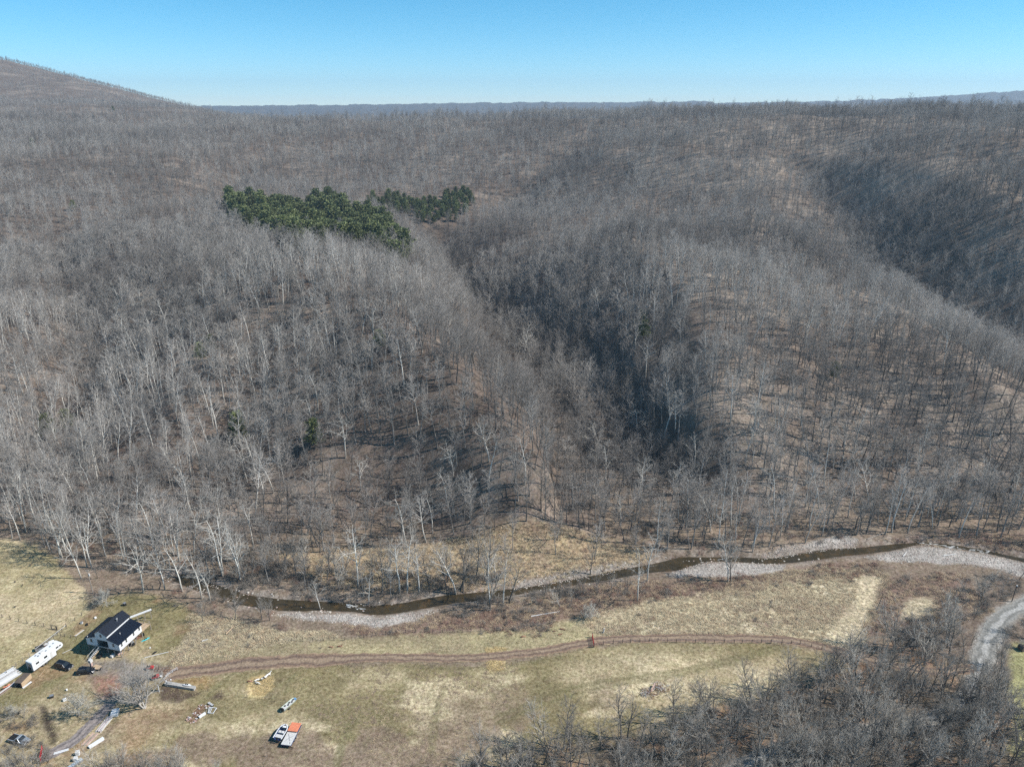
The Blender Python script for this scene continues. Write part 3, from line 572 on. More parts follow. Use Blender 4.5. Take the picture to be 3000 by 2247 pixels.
def syc_mat():
    m = bpy.data.materials.new('bark_sycamore'); m.use_nodes = True; n, l = nt(m); b = n['Principled BSDF']; b.inputs['Roughness'].default_value = 0.8
    tc = n.new('ShaderNodeTexCoord'); sp = n.new('ShaderNodeSeparateXYZ'); l.new(tc.outputs['Object'], sp.inputs[0]); nz = n.new('ShaderNodeTexNoise'); nz.inputs['Scale'].default_value = 1.2; nz.inputs['Detail'].default_value = 4; l.new(tc.outputs['Object'], nz.inputs['Vector'])
    ma = n.new('ShaderNodeMath'); ma.operation = 'MULTIPLY_ADD'; ma.inputs[1].default_value = 8; l.new(nz.outputs[0], ma.inputs[0]); l.new(sp.outputs[2], ma.inputs[2])
    rp = n.new('ShaderNodeMapRange'); rp.inputs[1].default_value = 4; rp.inputs[2].default_value = 11; l.new(ma.outputs[0], rp.inputs[0])
    mx = n.new('ShaderNodeMix'); mx.data_type = 'RGBA'; mx.inputs[6].default_value = (0.27, 0.24, 0.20, 1); mx.inputs[7].default_value = (0.68, 0.66, 0.60, 1); l.new(rp.outputs[0], mx.inputs[0]); l.new(mx.outputs[2], b.inputs['Base Color'])
    return m
SYC = syc_mat(); TWIGW = mat('twigs_pale', (0.50, 0.47, 0.42), 0.85, 0.2, 0.6, rand=0.2)
TM = {'forest': (BARK, TWIG), 'sycamore': (SYC, TWIGW), 'grove': (mat('bark_grove', (0.15, 0.135, 0.118), 0.9, 0.35, 2.5, rand=0.3, stretch=(1, 1, 0.25)), mat('twigs_grove', (0.29, 0.265, 0.232), 0.85, 0.3, 0.6, rand=0.35)), 'multi': (mat('bark_scrub', (0.19, 0.17, 0.15), 0.9, 0.3, 2.5, rand=0.3), mat('twigs_scrub', (0.43, 0.40, 0.35), 0.85, 0.3, 0.6, rand=0.35)), 'spread': (mat('bark_silver', (0.44, 0.41, 0.37), 0.9, 0.3, 2.5), TWIG), 'weep': (BARK, mat('twigs_willow', (0.52, 0.50, 0.44), 0.85, 0.2, 0.6)), 'bush': (mat('bark_bush', (0.2, 0.175, 0.15), 0.9, 0.3, 2.5, rand=0.3), mat('twigs_bush', (0.27, 0.24, 0.205), 0.85, 0.3, 0.6, rand=0.35)), 'sapling': (BARK, TWIG), 'far': (BARK, TWIG)}
PROTO = {}
def proto(kind, i, H, mats=None, key=None):
    parts = grow(hash((kind, i)) % 10000 if False else sum(map(ord, kind)) * 31 + i, H, SPEC[kind]); tm = mats or TM[kind]
    key = key or kind
    (Vt, Ft), (Vc, Fc) = arr(parts['trunk']), arr(parts['crown'])
    mt = bpy.data.meshes.new('trunk'); fast_mesh(mt, Vt, Ft); mt.materials.append(tm[0])
    mc = bpy.data.meshes.new('crown'); fast_mesh(mc, Vc, Fc); mc.materials.append(tm[1])
    mj = bpy.data.meshes.new(f'{key}_proto'); fast_mesh(mj, np.concatenate([Vt, Vc]), np.concatenate([Ft, Fc + len(Vt)])); mj.materials.append(tm[0]); mj.materials.append(tm[1])
    mj.polygons.foreach_set('material_index', np.concatenate([np.zeros(len(Ft), np.int32), np.ones(len(Fc), np.int32)]))
    for me in (mt, mj): me.polygons.foreach_set('use_smooth', [True] * len(me.polygons))
    PROTO.setdefault(key, []).append((mt, mc, mj, H))
for i in range(6): proto('forest', i, 21.0)
for i in range(4): proto('forest', i + 6, 21.0, (BARKD, TWIGD), 'forestdark')
for i in range(3): proto('forest', i + 12, 22.0, (SYC, mat('twigs_light', (0.42, 0.39, 0.355), 0.85, 0.25, 0.6, rand=0.3)), 'forestpale')
for i in range(4): proto('sycamore', i, 24.0)
for i in range(4): proto('grove', i, 14.0)
for i in range(3): proto('multi', i, 12.0)
proto('spread', 0, 12.5); proto('weep', 0, 7.2); proto('weep', 1, 10.0)
for i in range(3): proto('bush', i, 2.6)
for i in range(2): proto('bush', i + 5, 2.2, (TWIGR, TWIGR), 'redbush')
for i in range(3): proto('sapling', i, 8.0)
for i in range(4): proto('far', i, 21.0)
for i in range(2): proto('far', i + 4, 21.0, (BARKD, TWIGD), 'fardark')
print({k: [len(p[2].polygons) for p in v] for k, v in PROTO.items()})

# pines
def pine_mesh(seed, H, spread=0.2):
    r = random.Random(seed); tr = [[], [], 0]; V = []; F = []
    tube_np([(0, 0, -0.3), (r.uniform(-.2, .2), r.uniform(-.2, .2), H * 0.5), (0, 0, H)], (H * 0.013, H * 0.009, 0.03), 6, tr)
    def card(c, s, d):
        a = Vector((r.gauss(0, 1), r.gauss(0, 1), r.gauss(0, 0.5))).normalized(); b = d.cross(a).normalized(); i = len(V)
        V.extend([tuple(c - d * s * 0.2 - b * s * 0.35), tuple(c - d * s * 0.2 + b * s * 0.35), tuple(c + d * s), tuple(c + a * s * 0.5 + Vector((0, 0, s * 0.3)))]); F.extend([(i, i + 1, i + 2), (i, i + 1, i + 3), (i + 1, i + 2, i + 3)])
    lv = int(H * 1.25)
    for k in range(lv):
        t = k / lv; z = H * (0.22 + 0.78 * t); L = H * spread * (1.08 - t) ** 0.45 * r.uniform(0.8, 1.15) + 0.3
        nb = 6
        for j in range(nb):
            a = j * 6.283 / nb + k * 0.9 + r.uniform(-.3, .3); dr = Vector((math.cos(a), math.sin(a), r.uniform(0.0, 0.4))).normalized(); LL = L * r.uniform(0.6, 1.15)
            e = Vector((0, 0, z)) + dr * LL; tube_np([(0, 0, z), tuple(e)], (0.05, 0.015), 3, tr)
            for q in range(int(4 + LL * 3)):
                f = r.uniform(0.25, 1.05); c = Vector((0, 0, z)) + dr * LL * f + Vector((r.gauss(0, 0.28), r.gauss(0, 0.28), r.gauss(0, 0.18)))
                card(c, r.uniform(0.55, 1.0), (dr + Vector((r.gauss(0, .5), r.gauss(0, .5), r.uniform(0, .6)))).normalized())
    Vt, Ft = arr(tr)
    mt = bpy.data.meshes.new('trunk'); fast_mesh(mt, Vt, Ft); mt.materials.append(BARKD)
    mc = bpy.data.meshes.new('crown'); fast_mesh(mc, np.array(V), np.array(F)); mc.materials.append(mat('pine_needles', (0.225, 0.255, 0.105), 0.7, 0.4, 0.5, rand=0.3))
    return mt, mc, None, H
PROTO['pine'] = [pine_mesh(s, 20.0, 0.29) for s in range(4)]

# ------------------------------------------------------------------ scatter with geometry nodes (stuff only)
def proto_collection(name, meshes):
    c = bpy.data.collections.new(name)
    for i, me in enumerate(meshes):
        o = bpy.data.objects.new(f'{name}_{i:02d}', me); c.objects.link(o)
    return c
def scatter(name, P, rot, scl, idx, coll, label, cat):
    me = bpy.data.meshes.new(name); me.vertices.add(len(P)); me.vertices.foreach_set('co', np.asarray(P, np.float32).ravel())
    a = me.attributes.new('rot', 'FLOAT_VECTOR', 'POINT'); a.data.foreach_set('vector', np.asarray(rot, np.float32).ravel())
    a = me.attributes.new('scl', 'FLOAT_VECTOR', 'POINT'); a.data.foreach_set('vector', np.asarray(scl, np.float32).ravel())
    a = me.attributes.new('pid', 'INT', 'POINT'); a.data.foreach_set('value', np.asarray(idx, np.int32))
    o = bpy.data.objects.new(name, me); COL.objects.link(o); tag(o, label, cat, kind='stuff')
    g = bpy.data.node_groups.new(name, 'GeometryNodeTree'); g.interface.new_socket('Geometry', in_out='INPUT', socket_type='NodeSocketGeometry'); g.interface.new_socket('Geometry', in_out='OUTPUT', socket_type='NodeSocketGeometry')
    n, l = g.nodes, g.links; gi = n.new('NodeGroupInput'); go = n.new('NodeGroupOutput'); ip = n.new('GeometryNodeInstanceOnPoints'); ci = n.new('GeometryNodeCollectionInfo')
    ci.inputs['Collection'].default_value = coll; ci.inputs['Separate Children'].default_value = True; ci.inputs['Reset Children'].default_value = True
    ip.inputs['Pick Instance'].default_value = True
    def na(nm, ty):
        q = n.new('GeometryNodeInputNamedAttribute'); q.data_type = ty; q.inputs[0].default_value = nm; return q.outputs[0]
    l.new(gi.outputs[0], ip.inputs['Points']); l.new(ci.outputs[0], ip.inputs['Instance']); l.new(na('pid', 'INT'), ip.inputs['Instance Index'])
    l.new(na('rot', 'FLOAT_VECTOR'), ip.inputs['Rotation']); l.new(na('scl', 'FLOAT_VECTOR'), ip.inputs['Scale']); l.new(ip.outputs[0], go.inputs[0])
    md = o.modifiers.new('scatter', 'NODES'); md.node_group = g
    return o

# ------------------------------------------------------------------ haze
hz = MB().b2((-9500, -800, -4), (9500, 9500, 420)).obj('haze', bpy.data.materials.new('haze_air')); tag(hz, kind='stuff')
hm = hz.data.materials[0]; hm.use_nodes = True; n_, l_ = nt(hm); n_.remove(n_['Principled BSDF']); pv = n_.new('ShaderNodeVolumePrincipled'); pv.inputs['Color'].default_value = (0.60, 0.80, 1.0, 1); pv.inputs['Density'].default_value = 0.00009; pv.inputs['Anisotropy'].default_value = 0.1
l_.new(pv.outputs[0], n_['Material Output'].inputs['Volume'])
#STAGE2
# ------------------------------------------------------------------ where the trees stand
ORD = ['first', 'second', 'third', 'fourth', 'fifth', 'sixth', 'seventh', 'eighth', 'ninth', 'tenth', 'eleventh', 'twelfth', 'thirteenth', 'fourteenth', 'fifteenth', 'sixteenth', 'seventeenth', 'eighteenth', 'nineteenth', 'twentieth']
TENS = ['', '', 'twenty', 'thirty', 'forty', 'fifty', 'sixty', 'seventy', 'eighty', 'ninety']
def ordinal(i):
    if i < 20: return ORD[i]
    t, k = divmod(i + 1, 10)
    return (TENS[t][:-1] + 'ieth') if k == 0 else TENS[t] + '-' + ORD[k - 1]
# traced one by one: base pixel, height (m), kind, variant, zone
TR = []
def tr(kind, zone, *rows):
    for row in rows: TR.append((row[0], row[1], row[2], kind, row[3] if len(row) > 3 else len(TR), zone))
tr('sycamore', 'wood corner', (177, 1634, 23), (184, 1637, 21), (195, 1627, 22), (239, 1695, 19), (78, 1545, 24), (300, 1587, 22))
tr('sycamore', 'left bank', (535, 1731, 21), (591, 1753, 22), (615, 1759, 20), (653, 1688, 25), (707, 1702, 22), (483, 1726, 18), (420, 1735, 24))
tr('sycamore', 'far bank', (655, 1686, 24), (704, 1694, 23), (1050, 1722, 25), (938, 1777, 12), (1171, 1738, 24), (1193, 1738, 24), (1228, 1738, 21), (1336, 1734, 22), (1080, 1765, 12))
tr('grove', 'far bank', (787, 1679, 17), (834, 1690, 18), (871, 1690, 18), (897, 1694, 18), (958, 1698, 16), (1120, 1738, 20), (1311, 1726, 19), (1350, 1726, 20), (1358, 1731, 20), (1395, 1690, 19), (1425, 1714, 24), (990, 1712, 14), (1260, 1716, 17), (1010, 1690, 15))
tr('sycamore', 'near bank', (1437, 1781, 22), (1474, 1773, 20), (1867, 1761, 20), (1896, 1707, 21), (2133, 1705, 20))
tr('grove', 'near bank', (1492, 1766, 18), (1589, 1766, 10), (1707, 1743, 11), (1749, 1743, 11), (1790, 1743, 9), (2142, 1703, 20), (1436, 1786, 19), (1640, 1756, 8))
tr('grove', 'house bank', (599, 1793, 7), (593, 1822, 8), (689, 1815, 11), (767, 1815, 11), (790, 1818, 11), (286, 1695, 8))
tr('sycamore', 'fold foot', (2106, 1599, 21), (2080, 1560, 20), (2651, 1527, 19), (2975, 1509, 24), (2960, 1490, 22))
tr('grove', 'fold foot', (2060, 1596, 18), (2031, 1595, 18), (2538, 1563, 19), (2506, 1550, 19), (2520, 1556, 18), (2621, 1547, 18), (2300, 1560, 17), (2270, 1590, 13), (1940, 1560, 18), (1985, 1575, 18), (2400, 1545, 18), (2780, 1545, 16), (2880, 1550, 15))
tr('grove', 'right grove', (2574, 2009, 15, 0), (2664, 1991, 14, 1), (2488, 2099, 14), (2795, 2099, 12), (2412, 2023, 13), (2353, 2032, 13), (2259, 2081, 13), (2687, 2072, 13), (1918, 2217, 14), (1937, 2176, 13), (2047, 2122, 12), (2090, 2077, 12), (2198, 2109, 14), (2259, 2073, 12), (1468, 2247, 12), (1526, 2250, 13), (1729, 2239, 13), (1801, 2194, 11), (1620, 2250, 11))
TR.append((426, 2073, 14.0, 'spread', 0, 'yard')); TR.append((231, 2096, 9.6, 'weep', 1, 'yard')); TR.append((315, 1768, 7.2, 'weep', 0, 'yard')); TR.append((1716, 1811, 6.5, 'weep', 0, 'near bank')); TR.append((2993, 1897, 4.0, 'weep', 1, 'road edge'))
trees = []      # dict(x, y, z, H, kind, var, zone)
def add_tree(x, y, H, kind, var, zone, rz=None):
    n = len(PROTO[kind]); trees.append(dict(x=x, y=y, z=zt1(x, y), H=H, kind=kind, var=var % n, zone=zone, rz=rnd.uniform(0, 6.28) if rz is None else rz))
for u, v, H, kind, var, zone in TR:
    p = G(u, v); add_tree(p[0], p[1], H, kind, var, zone)
TX = np.array([[t['x'], t['y']] for t in trees])
def jitter_grid(x0, x1, y0, y1, st, seed):
    r = np.random.RandomState(seed); gx, gy = np.meshgrid(np.arange(x0, x1, st), np.arange(y0, y1, st)); n = gx.size
    return gx.ravel() + r.uniform(-.48, .48, n) * st, gy.ravel() + r.uniform(-.48, .48, n) * st, r
def visible(x, y, z, h, mu=110, right=160):
    u0, v0, zc = PJ(x, y, z); u1, v1, _ = PJ(x, y, z + h)
    return (y > 60) & (zc > 30) & (u0 > -mu) & (u0 < 3000 + right) & (v1 < 2300) & (v0 > 80)
# groves on the near side
def fill(Pg, st, seed, zone, hs, kinds, dens=1.0, extra=None):
    x0, y0 = Pg.min(0); x1, y1 = Pg.max(0); x, y, r = jitter_grid(x0, x1, y0, y1, st, seed)
    k = (-sdf(Pg, x, y) > 0.5) & (near_line(x, y, RDS) > 0.3) & (near_line(x, y, TRKS) > 1.0) & (near_line(x, y, CRKS) > 0.8) & (r.rand(len(x)) < dens)
    z = zterr(x, y); k &= visible(x, y, z, 14, 120, 120)
    for a, b in zip(x[k], y[k]):
        if np.min(np.hypot(TX[:, 0] - a, TX[:, 1] - b)) < 1.8: continue
        add_tree(a, b, rnd.uniform(*hs), rnd.choice(kinds), rnd.randrange(9), zone)
fill(GROVE, 4.4, 5, 'right grove', (11.5, 19), ['grove', 'multi', 'grove', 'grove'], 0.95)
fill(GROVE2, 4.6, 6, 'creek thicket', (5, 10), ['grove', 'multi'], 0.6)
fill(GROVE3, 4.4, 7, 'road edge', (7, 12), ['grove', 'multi'], 0.85)
LLC = poly([(-200, 2150), (0, 2175), (60, 2215), (90, 2270), (100, 2360), (-250, 2400)]); fill(LLC, 3.0, 8, 'left corner', (7, 10.5), ['multi'], 0.9)
LLB = poly([(240, 2262), (330, 2240), (480, 2240), (620, 2262), (760, 2340), (200, 2370)]); fill(LLB, 2.9, 9, 'left corner', (6, 9.5), ['multi'], 0.95)
LT = poly([(-40, 2085), (60, 2065), (110, 2080), (100, 2120), (20, 2130), (-60, 2120)]); fill(LT, 3.0, 10, 'left thicket', (4, 6), ['multi', 'weep'], 0.9)
for i_ in range(len(RDS)):
    u_, v_, _ = PJ(RDS[i_, 0], RDS[i_, 1], 0.0)
    if 2250 < u_ < 2860 and v_ > 1990 and i_ % 3 == 0:
        for k_ in range(2): add_tree(RDS[i_, 0] + rnd.uniform(-2, 3), RDS[i_, 1] - RDS[i_, 2] - rnd.uniform(0.6, 5), rnd.uniform(9, 15), rnd.choice(['grove', 'multi']), rnd.randrange(9), 'right grove')
# far bank between the traced trees
FB = poly([(560, 1690), (700, 1745), (900, 1752), (1100, 1765), (1300, 1742), (1500, 1715), (1500, 1680), (1300, 1690), (1000, 1660), (820, 1640), (640, 1660)]); fill(FB, 5.4, 12, 'far bank', (8, 17), ['grove', 'forest', 'multi'], 0.62)
FMW = FARMEADOW; fill(FMW, 10, 13, 'far meadow', (11, 20), ['forest', 'grove'], 0.6)
NB = poly([(1440, 1775), (1650, 1750), (1960, 1720), (1950, 1760), (1700, 1800), (1450, 1810)]); fill(NB, 7, 14, 'near bank', (4, 8), ['grove', 'multi'], 0.5)
# pines
PINE1 = [(669, 581), (746, 577), (800, 590), (880, 596), (965, 573), (1011, 600), (1119, 627), (1165, 661), (1188, 707), (1176, 754), (1146, 746), (1110, 722), (1080, 707), (1042, 692), (927, 688), (860, 690), (792, 677), (734, 648), (673, 615)]
PINE2 = [(1057, 565), (1157, 565), (1253, 584), (1330, 554), (1376, 550), (1388, 596), (1330, 627), (1253, 638), (1200, 610), (1138, 604), (1080, 585)]
def inpoly(P, u, v): return -sdf(np.array(P, float), u, v)
gx, gy, r_ = jitter_grid(-420, 0, 400, 1100, 11.0, 21); gz = zterr(gx, gy); pu, pv, _ = PJ(gx, gy, gz + 13)
k1 = inpoly(PINE1, pu, pv) > -2; hx, hy, r_ = jitter_grid(-300, 0, 500, 1100, 8.4, 22); hz_ = zterr(hx, hy); qu, qv, _ = PJ(hx, hy, hz_ + 9); k2 = inpoly(PINE2, qu, qv) > -2
pines = [(a, b, c, 'pine stand lower') for a, b, c in zip(gx[k1], gy[k1], gz[k1])] + [(a, b, c, 'pine stand upper') for a, b, c in zip(hx[k2], hy[k2], hz_[k2])]
for u, v in [(705, 1300), (925, 1320), (203, 1260), (145, 1290), (1115, 1030), (620, 1040), (590, 1060), (1880, 960), (1885, 1000), (333, 330), (650, 315), (768, 385), (100, 440), (190, 430), (215, 620), (2440, 1120)]:
    x, y, z = hit(u, v); pines.append((x, y, z, 'lone'))
print('pines', len(pines))
PX = np.array([p[:2] for p in pines])
# forest on the hills
fx, fy, r_ = jitter_grid(-700, 760, 175, 560, 5.2, 31)
gx2, gy2, r2 = jitter_grid(-1500, 1300, 560, 1150, 5.9, 32)
gx3, gy3, r3 = jitter_grid(-2600, 1500, 1150, 2750, 10.0, 33)
def forest_mask(x, y, near=False):
    ins = -sdf(FORE, np.where(y < 330, x, 0), np.where(y < 330, y, 330.0)); w = (y >= 330) | (ins > 0)
    w &= (near_line(np.where(y < 260, x, 1e4), np.where(y < 260, y, 1e4), CRKS) > 2.0)
    return w
allf = []
for (x, y, st) in ((fx, fy, 0), (gx2, gy2, 1), (gx3, gy3, 2)):
    z = zterr(x, y); k = forest_mask(x, y) & visible(x, y, z, 22, 120, 260)
    x, y, z = x[k], y[k], z[k]
    gap = fbm(x, y, 38, N4); keep = NR.rand(len(x)) < np.where(gap < 0.38, 0.6, 0.97); x, y, z = x[keep], y[keep], z[keep]
    pd = np.full(len(x), 99.0)
    for px_, py_ in PX: pd = np.minimum(pd, np.hypot(x - px_, y - py_))
    k = pd > np.where((y > 450), 8.0, 3.5)
    for tx_, ty_ in TX: 
        if st == 0: k &= np.hypot(x - tx_, y - ty_) > 3.0
    allf.append(np.stack([x[k], y[k], z[k], np.full(k.sum(), st)], 1))
FOR = np.concatenate(allf); print('forest', [len(a) for a in allf])
n = len(FOR); fh = 16.5 + 7 * fbm(FOR[:, 0], FOR[:, 1], 70, N2) + NR.uniform(-6.0, 4.0, n)
fh = fh * np.where(FOR[:, 1] > 560, 0.8, 1.0) * np.where(FOR[:, 1] > 1250, 0.72, 1.0) * np.where((FOR[:, 1] > 560) & (NR.rand(len(FOR)) < 0.06), 1.35, 1.0)
syc = (NR.rand(n) < np.where(FOR[:, 1] < 260, 0.08, 0.02)) & (FOR[:, 3] < 1)
uu, vv, zc = PJ(FOR[:, 0], FOR[:, 1], FOR[:, 2]); inview = (uu > -10) & (uu < 3010)
size = np.where(inview, fh / zc, 0)
# individuals: everything placed above plus the largest of the forest, up to about 290 of a kind
placed_bare = sum(1 for t in trees)
budget = max(0, 296 - sum(1 for t in trees if t['kind'] != 'sycamore')); order = np.argsort(-size)
pick = [i for i in order if not syc[i]][:budget]; picks = [i for i in order if syc[i]][:40]
ind = set(pick) | set(picks)
print('placed', placed_bare, 'budget', budget)
for i in ind:
    x, y, z, _ = FOR[i]; trees.append(dict(x=x, y=y, z=z, H=float(fh[i]), kind='sycamore' if syc[i] else 'forest', var=rnd.randrange(6 if not syc[i] else 4), zone='hill foot', rz=rnd.uniform(0, 6.28)))
rest = np.array([i for i in range(n) if i not in ind])
# individual trees as objects
made = {}
def make_tree(t):
    key = (t['kind'], t['var']); mt, mc, mj, H = PROTO[t['kind']][t['var'] % len(PROTO[t['kind']])]
    nm = {'sycamore': 'sycamore_tree', 'pine': 'pine_tree', 'weep': 'willow_tree'}.get(t['kind'], 'bare_tree')
    o = bpy.data.objects.new(nm, None); COL.objects.link(o); o.empty_display_size = 0.5
    o.location = (t['x'], t['y'], t['z']); s = t['H'] / H; o.scale = (s * rnd.uniform(0.92, 1.1), s * rnd.uniform(0.92, 1.1), s)
    o.rotation_euler = (rnd.gauss(0, 0.035), rnd.gauss(0, 0.035), t['rz'])
    for pn, me in (('trunk', mt), ('crown', mc)):
        c = bpy.data.objects.new(pn, me); COL.objects.link(c); c.parent = o
    return o
LOOK = {'sycamore': 'white-barked bare sycamore', 'grove': 'grey bare tree', 'multi': 'shrubby bare tree', 'forest': 'slender bare tree', 'spread': 'wide spreading bare tree', 'weep': 'dense round grey tree', 'pine': 'green pine'}
WHERE = {'wood corner': 'at the wood edge by the pasture', 'left bank': 'on the creek bank behind the house', 'far bank': 'on the far bank of the creek', 'near bank': 'on the near bank of the creek',
         'house bank': 'on the bank right of the house', 'fold foot': 'across the creek from the gravel bar', 'hill foot': 'at the foot of the hill', 'far meadow': 'in the tan meadow beyond the creek',
         'creek thicket': 'in the thicket above the road bend', 'road edge': 'beside the gravel road bend', 'left corner': 'in the bottom left corner scrub', 'left thicket': 'in the thicket left of the driveway', 'yard': 'in the yard', 'right grove': 'in the grove below the main field'}
def hname(h): return 'small' if h < 9 else 'medium' if h < 15 else 'tall'
WHERE.update({'grove left': 'at the left end of the grove', 'grove edge': 'along the field edge of the grove', 'grove above road': 'between field and lower road', 'grove below road': 'below the lower gravel road',
    'stand front': 'along the front of the large evergreen stand', 'stand middle': 'through the middle of the large evergreen stand', 'stand back': 'along the back of the large evergreen stand', 'stand upper': 'of the smaller evergreen stand behind'})
for t in trees:
    if t['zone'] == 'right grove':
        u_, v_, _ = PJ(t['x'], t['y'], 0.0)
        e_ = float(sdf(FIELD, np.array([t['x']]), np.array([t['y']]))[0]); rx, ry = RDS[:, 0], RDS[:, 1]; j_ = int(np.argmin(np.hypot(rx - t['x'], ry - t['y'])))
        t['zone'] = 'grove left' if u_ < 1850 else 'grove edge' if e_ < 6 else ('grove above road' if t['y'] > ry[j_] and t['x'] < rx[j_] + 30 else 'grove below road')
BARE = ('grove', 'multi', 'forest'); traced = len(TR)
for i_, t in enumerate(trees):
    u_, v_, z_ = PJ(t['x'], t['y'], t['z']); t['size'] = (9 if i_ < traced else t['H'] / z_ * (1.0 if 0 < u_ < 3000 and v_ < 2247 else 0.4))
bl = sorted([t for t in trees if t['kind'] in BARE], key=lambda t: -t['size']); spare = bl[300:]; sid = set(map(id, spare)); trees = [t for t in trees if id(t) not in sid]
if spare:
    GP = {k: i for i, k in enumerate([(k, q) for k in BARE for q in range(len(PROTO[k]))])}
    c = len(spare); scatter('grove_filler_trees', [[t['x'], t['y'], t['z']] for t in spare], [[0.02, 0.02, t['rz']] for t in spare], [[t['H'] / PROTO[t['kind']][t['var'] % len(PROTO[t['kind']])][3]] * 3 for t in spare], [GP[(t['kind'], t['var'] % len(PROTO[t['kind']]))] for t in spare], proto_collection('grove_filler', [PROTO[k][q][2] for k, q in GP]), 'smaller bare trees between the larger ones in the groves', 'woods'); print('spare', c)
byz = {}
for t in trees: byz.setdefault((t['zone'], t['kind'], hname(t['H'])), []).append(t)
for (zone, kind, hn), L in byz.items():
    L.sort(key=lambda t: float(PJ(t['x'], t['y'], t['z'])[0]))
    dense = False and zone in ('right grove', 'creek thicket', 'left corner', 'left thicket', 'hill foot', 'road edge') and len(L) > 6
    for i, t in enumerate(L):
        o = make_tree(t)
        look = f'{hn} {LOOK[kind]}'
        if zone == 'yard':
            lab = {'spread': 'wide spreading bare tree with many grey stems between driveway and track', 'weep': None}[kind]
            if lab is None: lab = 'round dense grey tree by the fence corner behind the house' if t['y'] > 150 * 1.0 and t['x'] < -105 and t['y'] > 160 else 'bushy pale grey tree beside the gravel driveway'
            tag(o, lab, 'tree'); continue
        if kind == 'weep' and zone == 'near bank': tag(o, 'small whitish drooping tree just above the red gate', 'tree', 'bare trees along the creek'); continue
        if dense: tag(o, f'{look} in a crowd {WHERE[zone]}', 'tree', f'{look}s {WHERE[zone]}')
        else:
            tail = '' if len(L) == 1 else f', {ordinal(i)} from left'
            tag(o, f'{look} {WHERE[zone]}{tail}', 'tree', 'bare trees along the creek' if 'bank' in zone else 'bare trees of the near groves' if 'grove' in zone or 'corner' in zone else 'bare trees of the valley')
PL = [('the pale green pine alone among bare trunks low on the left hill', 0), ]
LONE = ['pale green pine alone among bare trees low on the left hill', 'dark green pine by the reddish clearing low on the left hill', 'small dark evergreen near the left edge of the lower hill', 'dark evergreen by the ravine at the far left', 'small dark green pine on the crest of the left spur',
        'dull green pine halfway up the left hill', 'second dull green pine halfway up the left hill, lower one', 'dark evergreen in the shaded central ravine', 'lower dark evergreen in the shaded central ravine', 'tiny dark conifer on the left skyline', 'tiny dark conifer poking above the middle skyline',
        'tiny dark conifer below the middle skyline', 'dark conifer near the left edge below the plateau', 'dark conifer right of another near the left plateau edge', 'small dark conifer on the upper left slope', 'small evergreen on the right spur']
li = 0
low = sorted([p[1] for p in pines if 'lower' in p[3]]); q1, q2 = low[len(low) // 3], low[2 * len(low) // 3]; rows_ = {}
for x, y, z, zone in pines:
    t = dict(x=x, y=y, z=z, H=(rnd.uniform(16, 24) if 'lower' in zone else rnd.uniform(9, 13)) if zone != 'lone' else rnd.uniform(9, 14), kind='pine', var=rnd.randrange(4), rz=rnd.uniform(0, 6.28)); o = make_tree(t)
    if zone == 'lone': tag(o, LONE[li], 'tree', 'scattered evergreens on the hills'); li += 1
    else: rows_.setdefault('stand upper' if 'upper' in zone else 'stand front' if y < q1 else 'stand middle' if y < q2 else 'stand back', []).append((float(PJ(x, y, z)[0]), o))
for k_, L in rows_.items():
    L.sort(key=lambda e: e[0])
    for i, (_, o) in enumerate(L): tag(o, f'green pine, {ordinal(i)} from left {WHERE[k_]}', 'tree', 'pines of the ' + ('smaller stand' if 'upper' in k_ else 'large stand'))
# the rest of the forest as stuff
P = FOR[rest][:, :3]; st = FOR[rest][:, 3]; h = fh[rest]; sy = syc[rest]; m = len(rest)
near = (st == 0) & (P[:, 1] < 430)
CF = proto_collection('forest_tree', [p[2] for p in PROTO['forest']] + [p[2] for p in PROTO['sycamore']] + [p[2] for p in PROTO['forestdark']] + [p[2] for p in PROTO['forestpale']])
CFAR = proto_collection('distant_tree', [p[2] for p in PROTO['far'] + PROTO['fardark']])
def place(name, sel, coll, nk, base, label, hh=None, pid=None):
    q = sel; c = int(q.sum()); s = (h[q] if hh is None else hh) / base
    rot = np.stack([NR.normal(0, .04, c), NR.normal(0, .04, c), NR.uniform(0, 6.28, c)], 1); wd = NR.uniform(.8, 1.35, c); scl = np.stack([s * wd, s * wd, s], 1)
    scatter(name, P[q], rot, scl, NR.randint(0, nk, c) if pid is None else pid[q], coll, label, 'forest')
tone = fbm(P[:, 0], P[:, 1], 55, N1) + NR.normal(0, 0.07, m) + 0.16 * np.exp(-np.maximum(near_line(P[:, 0], P[:, 1], VALL[0][0]), 0) / 35.0)  # last term favours darker trees in the central hollow, as painted shade
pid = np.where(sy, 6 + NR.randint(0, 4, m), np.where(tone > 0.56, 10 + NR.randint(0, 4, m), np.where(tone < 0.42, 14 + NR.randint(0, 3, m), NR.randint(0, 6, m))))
pidf = np.where(tone > 0.55, 4 + NR.randint(0, 2, m), NR.randint(0, 4, m))
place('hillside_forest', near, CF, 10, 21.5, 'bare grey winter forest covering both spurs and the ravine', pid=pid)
place('plateau_forest', (~near), CFAR, 4, 21.0, 'distant bare forest on the plateau and the far mountain', pid=pidf)
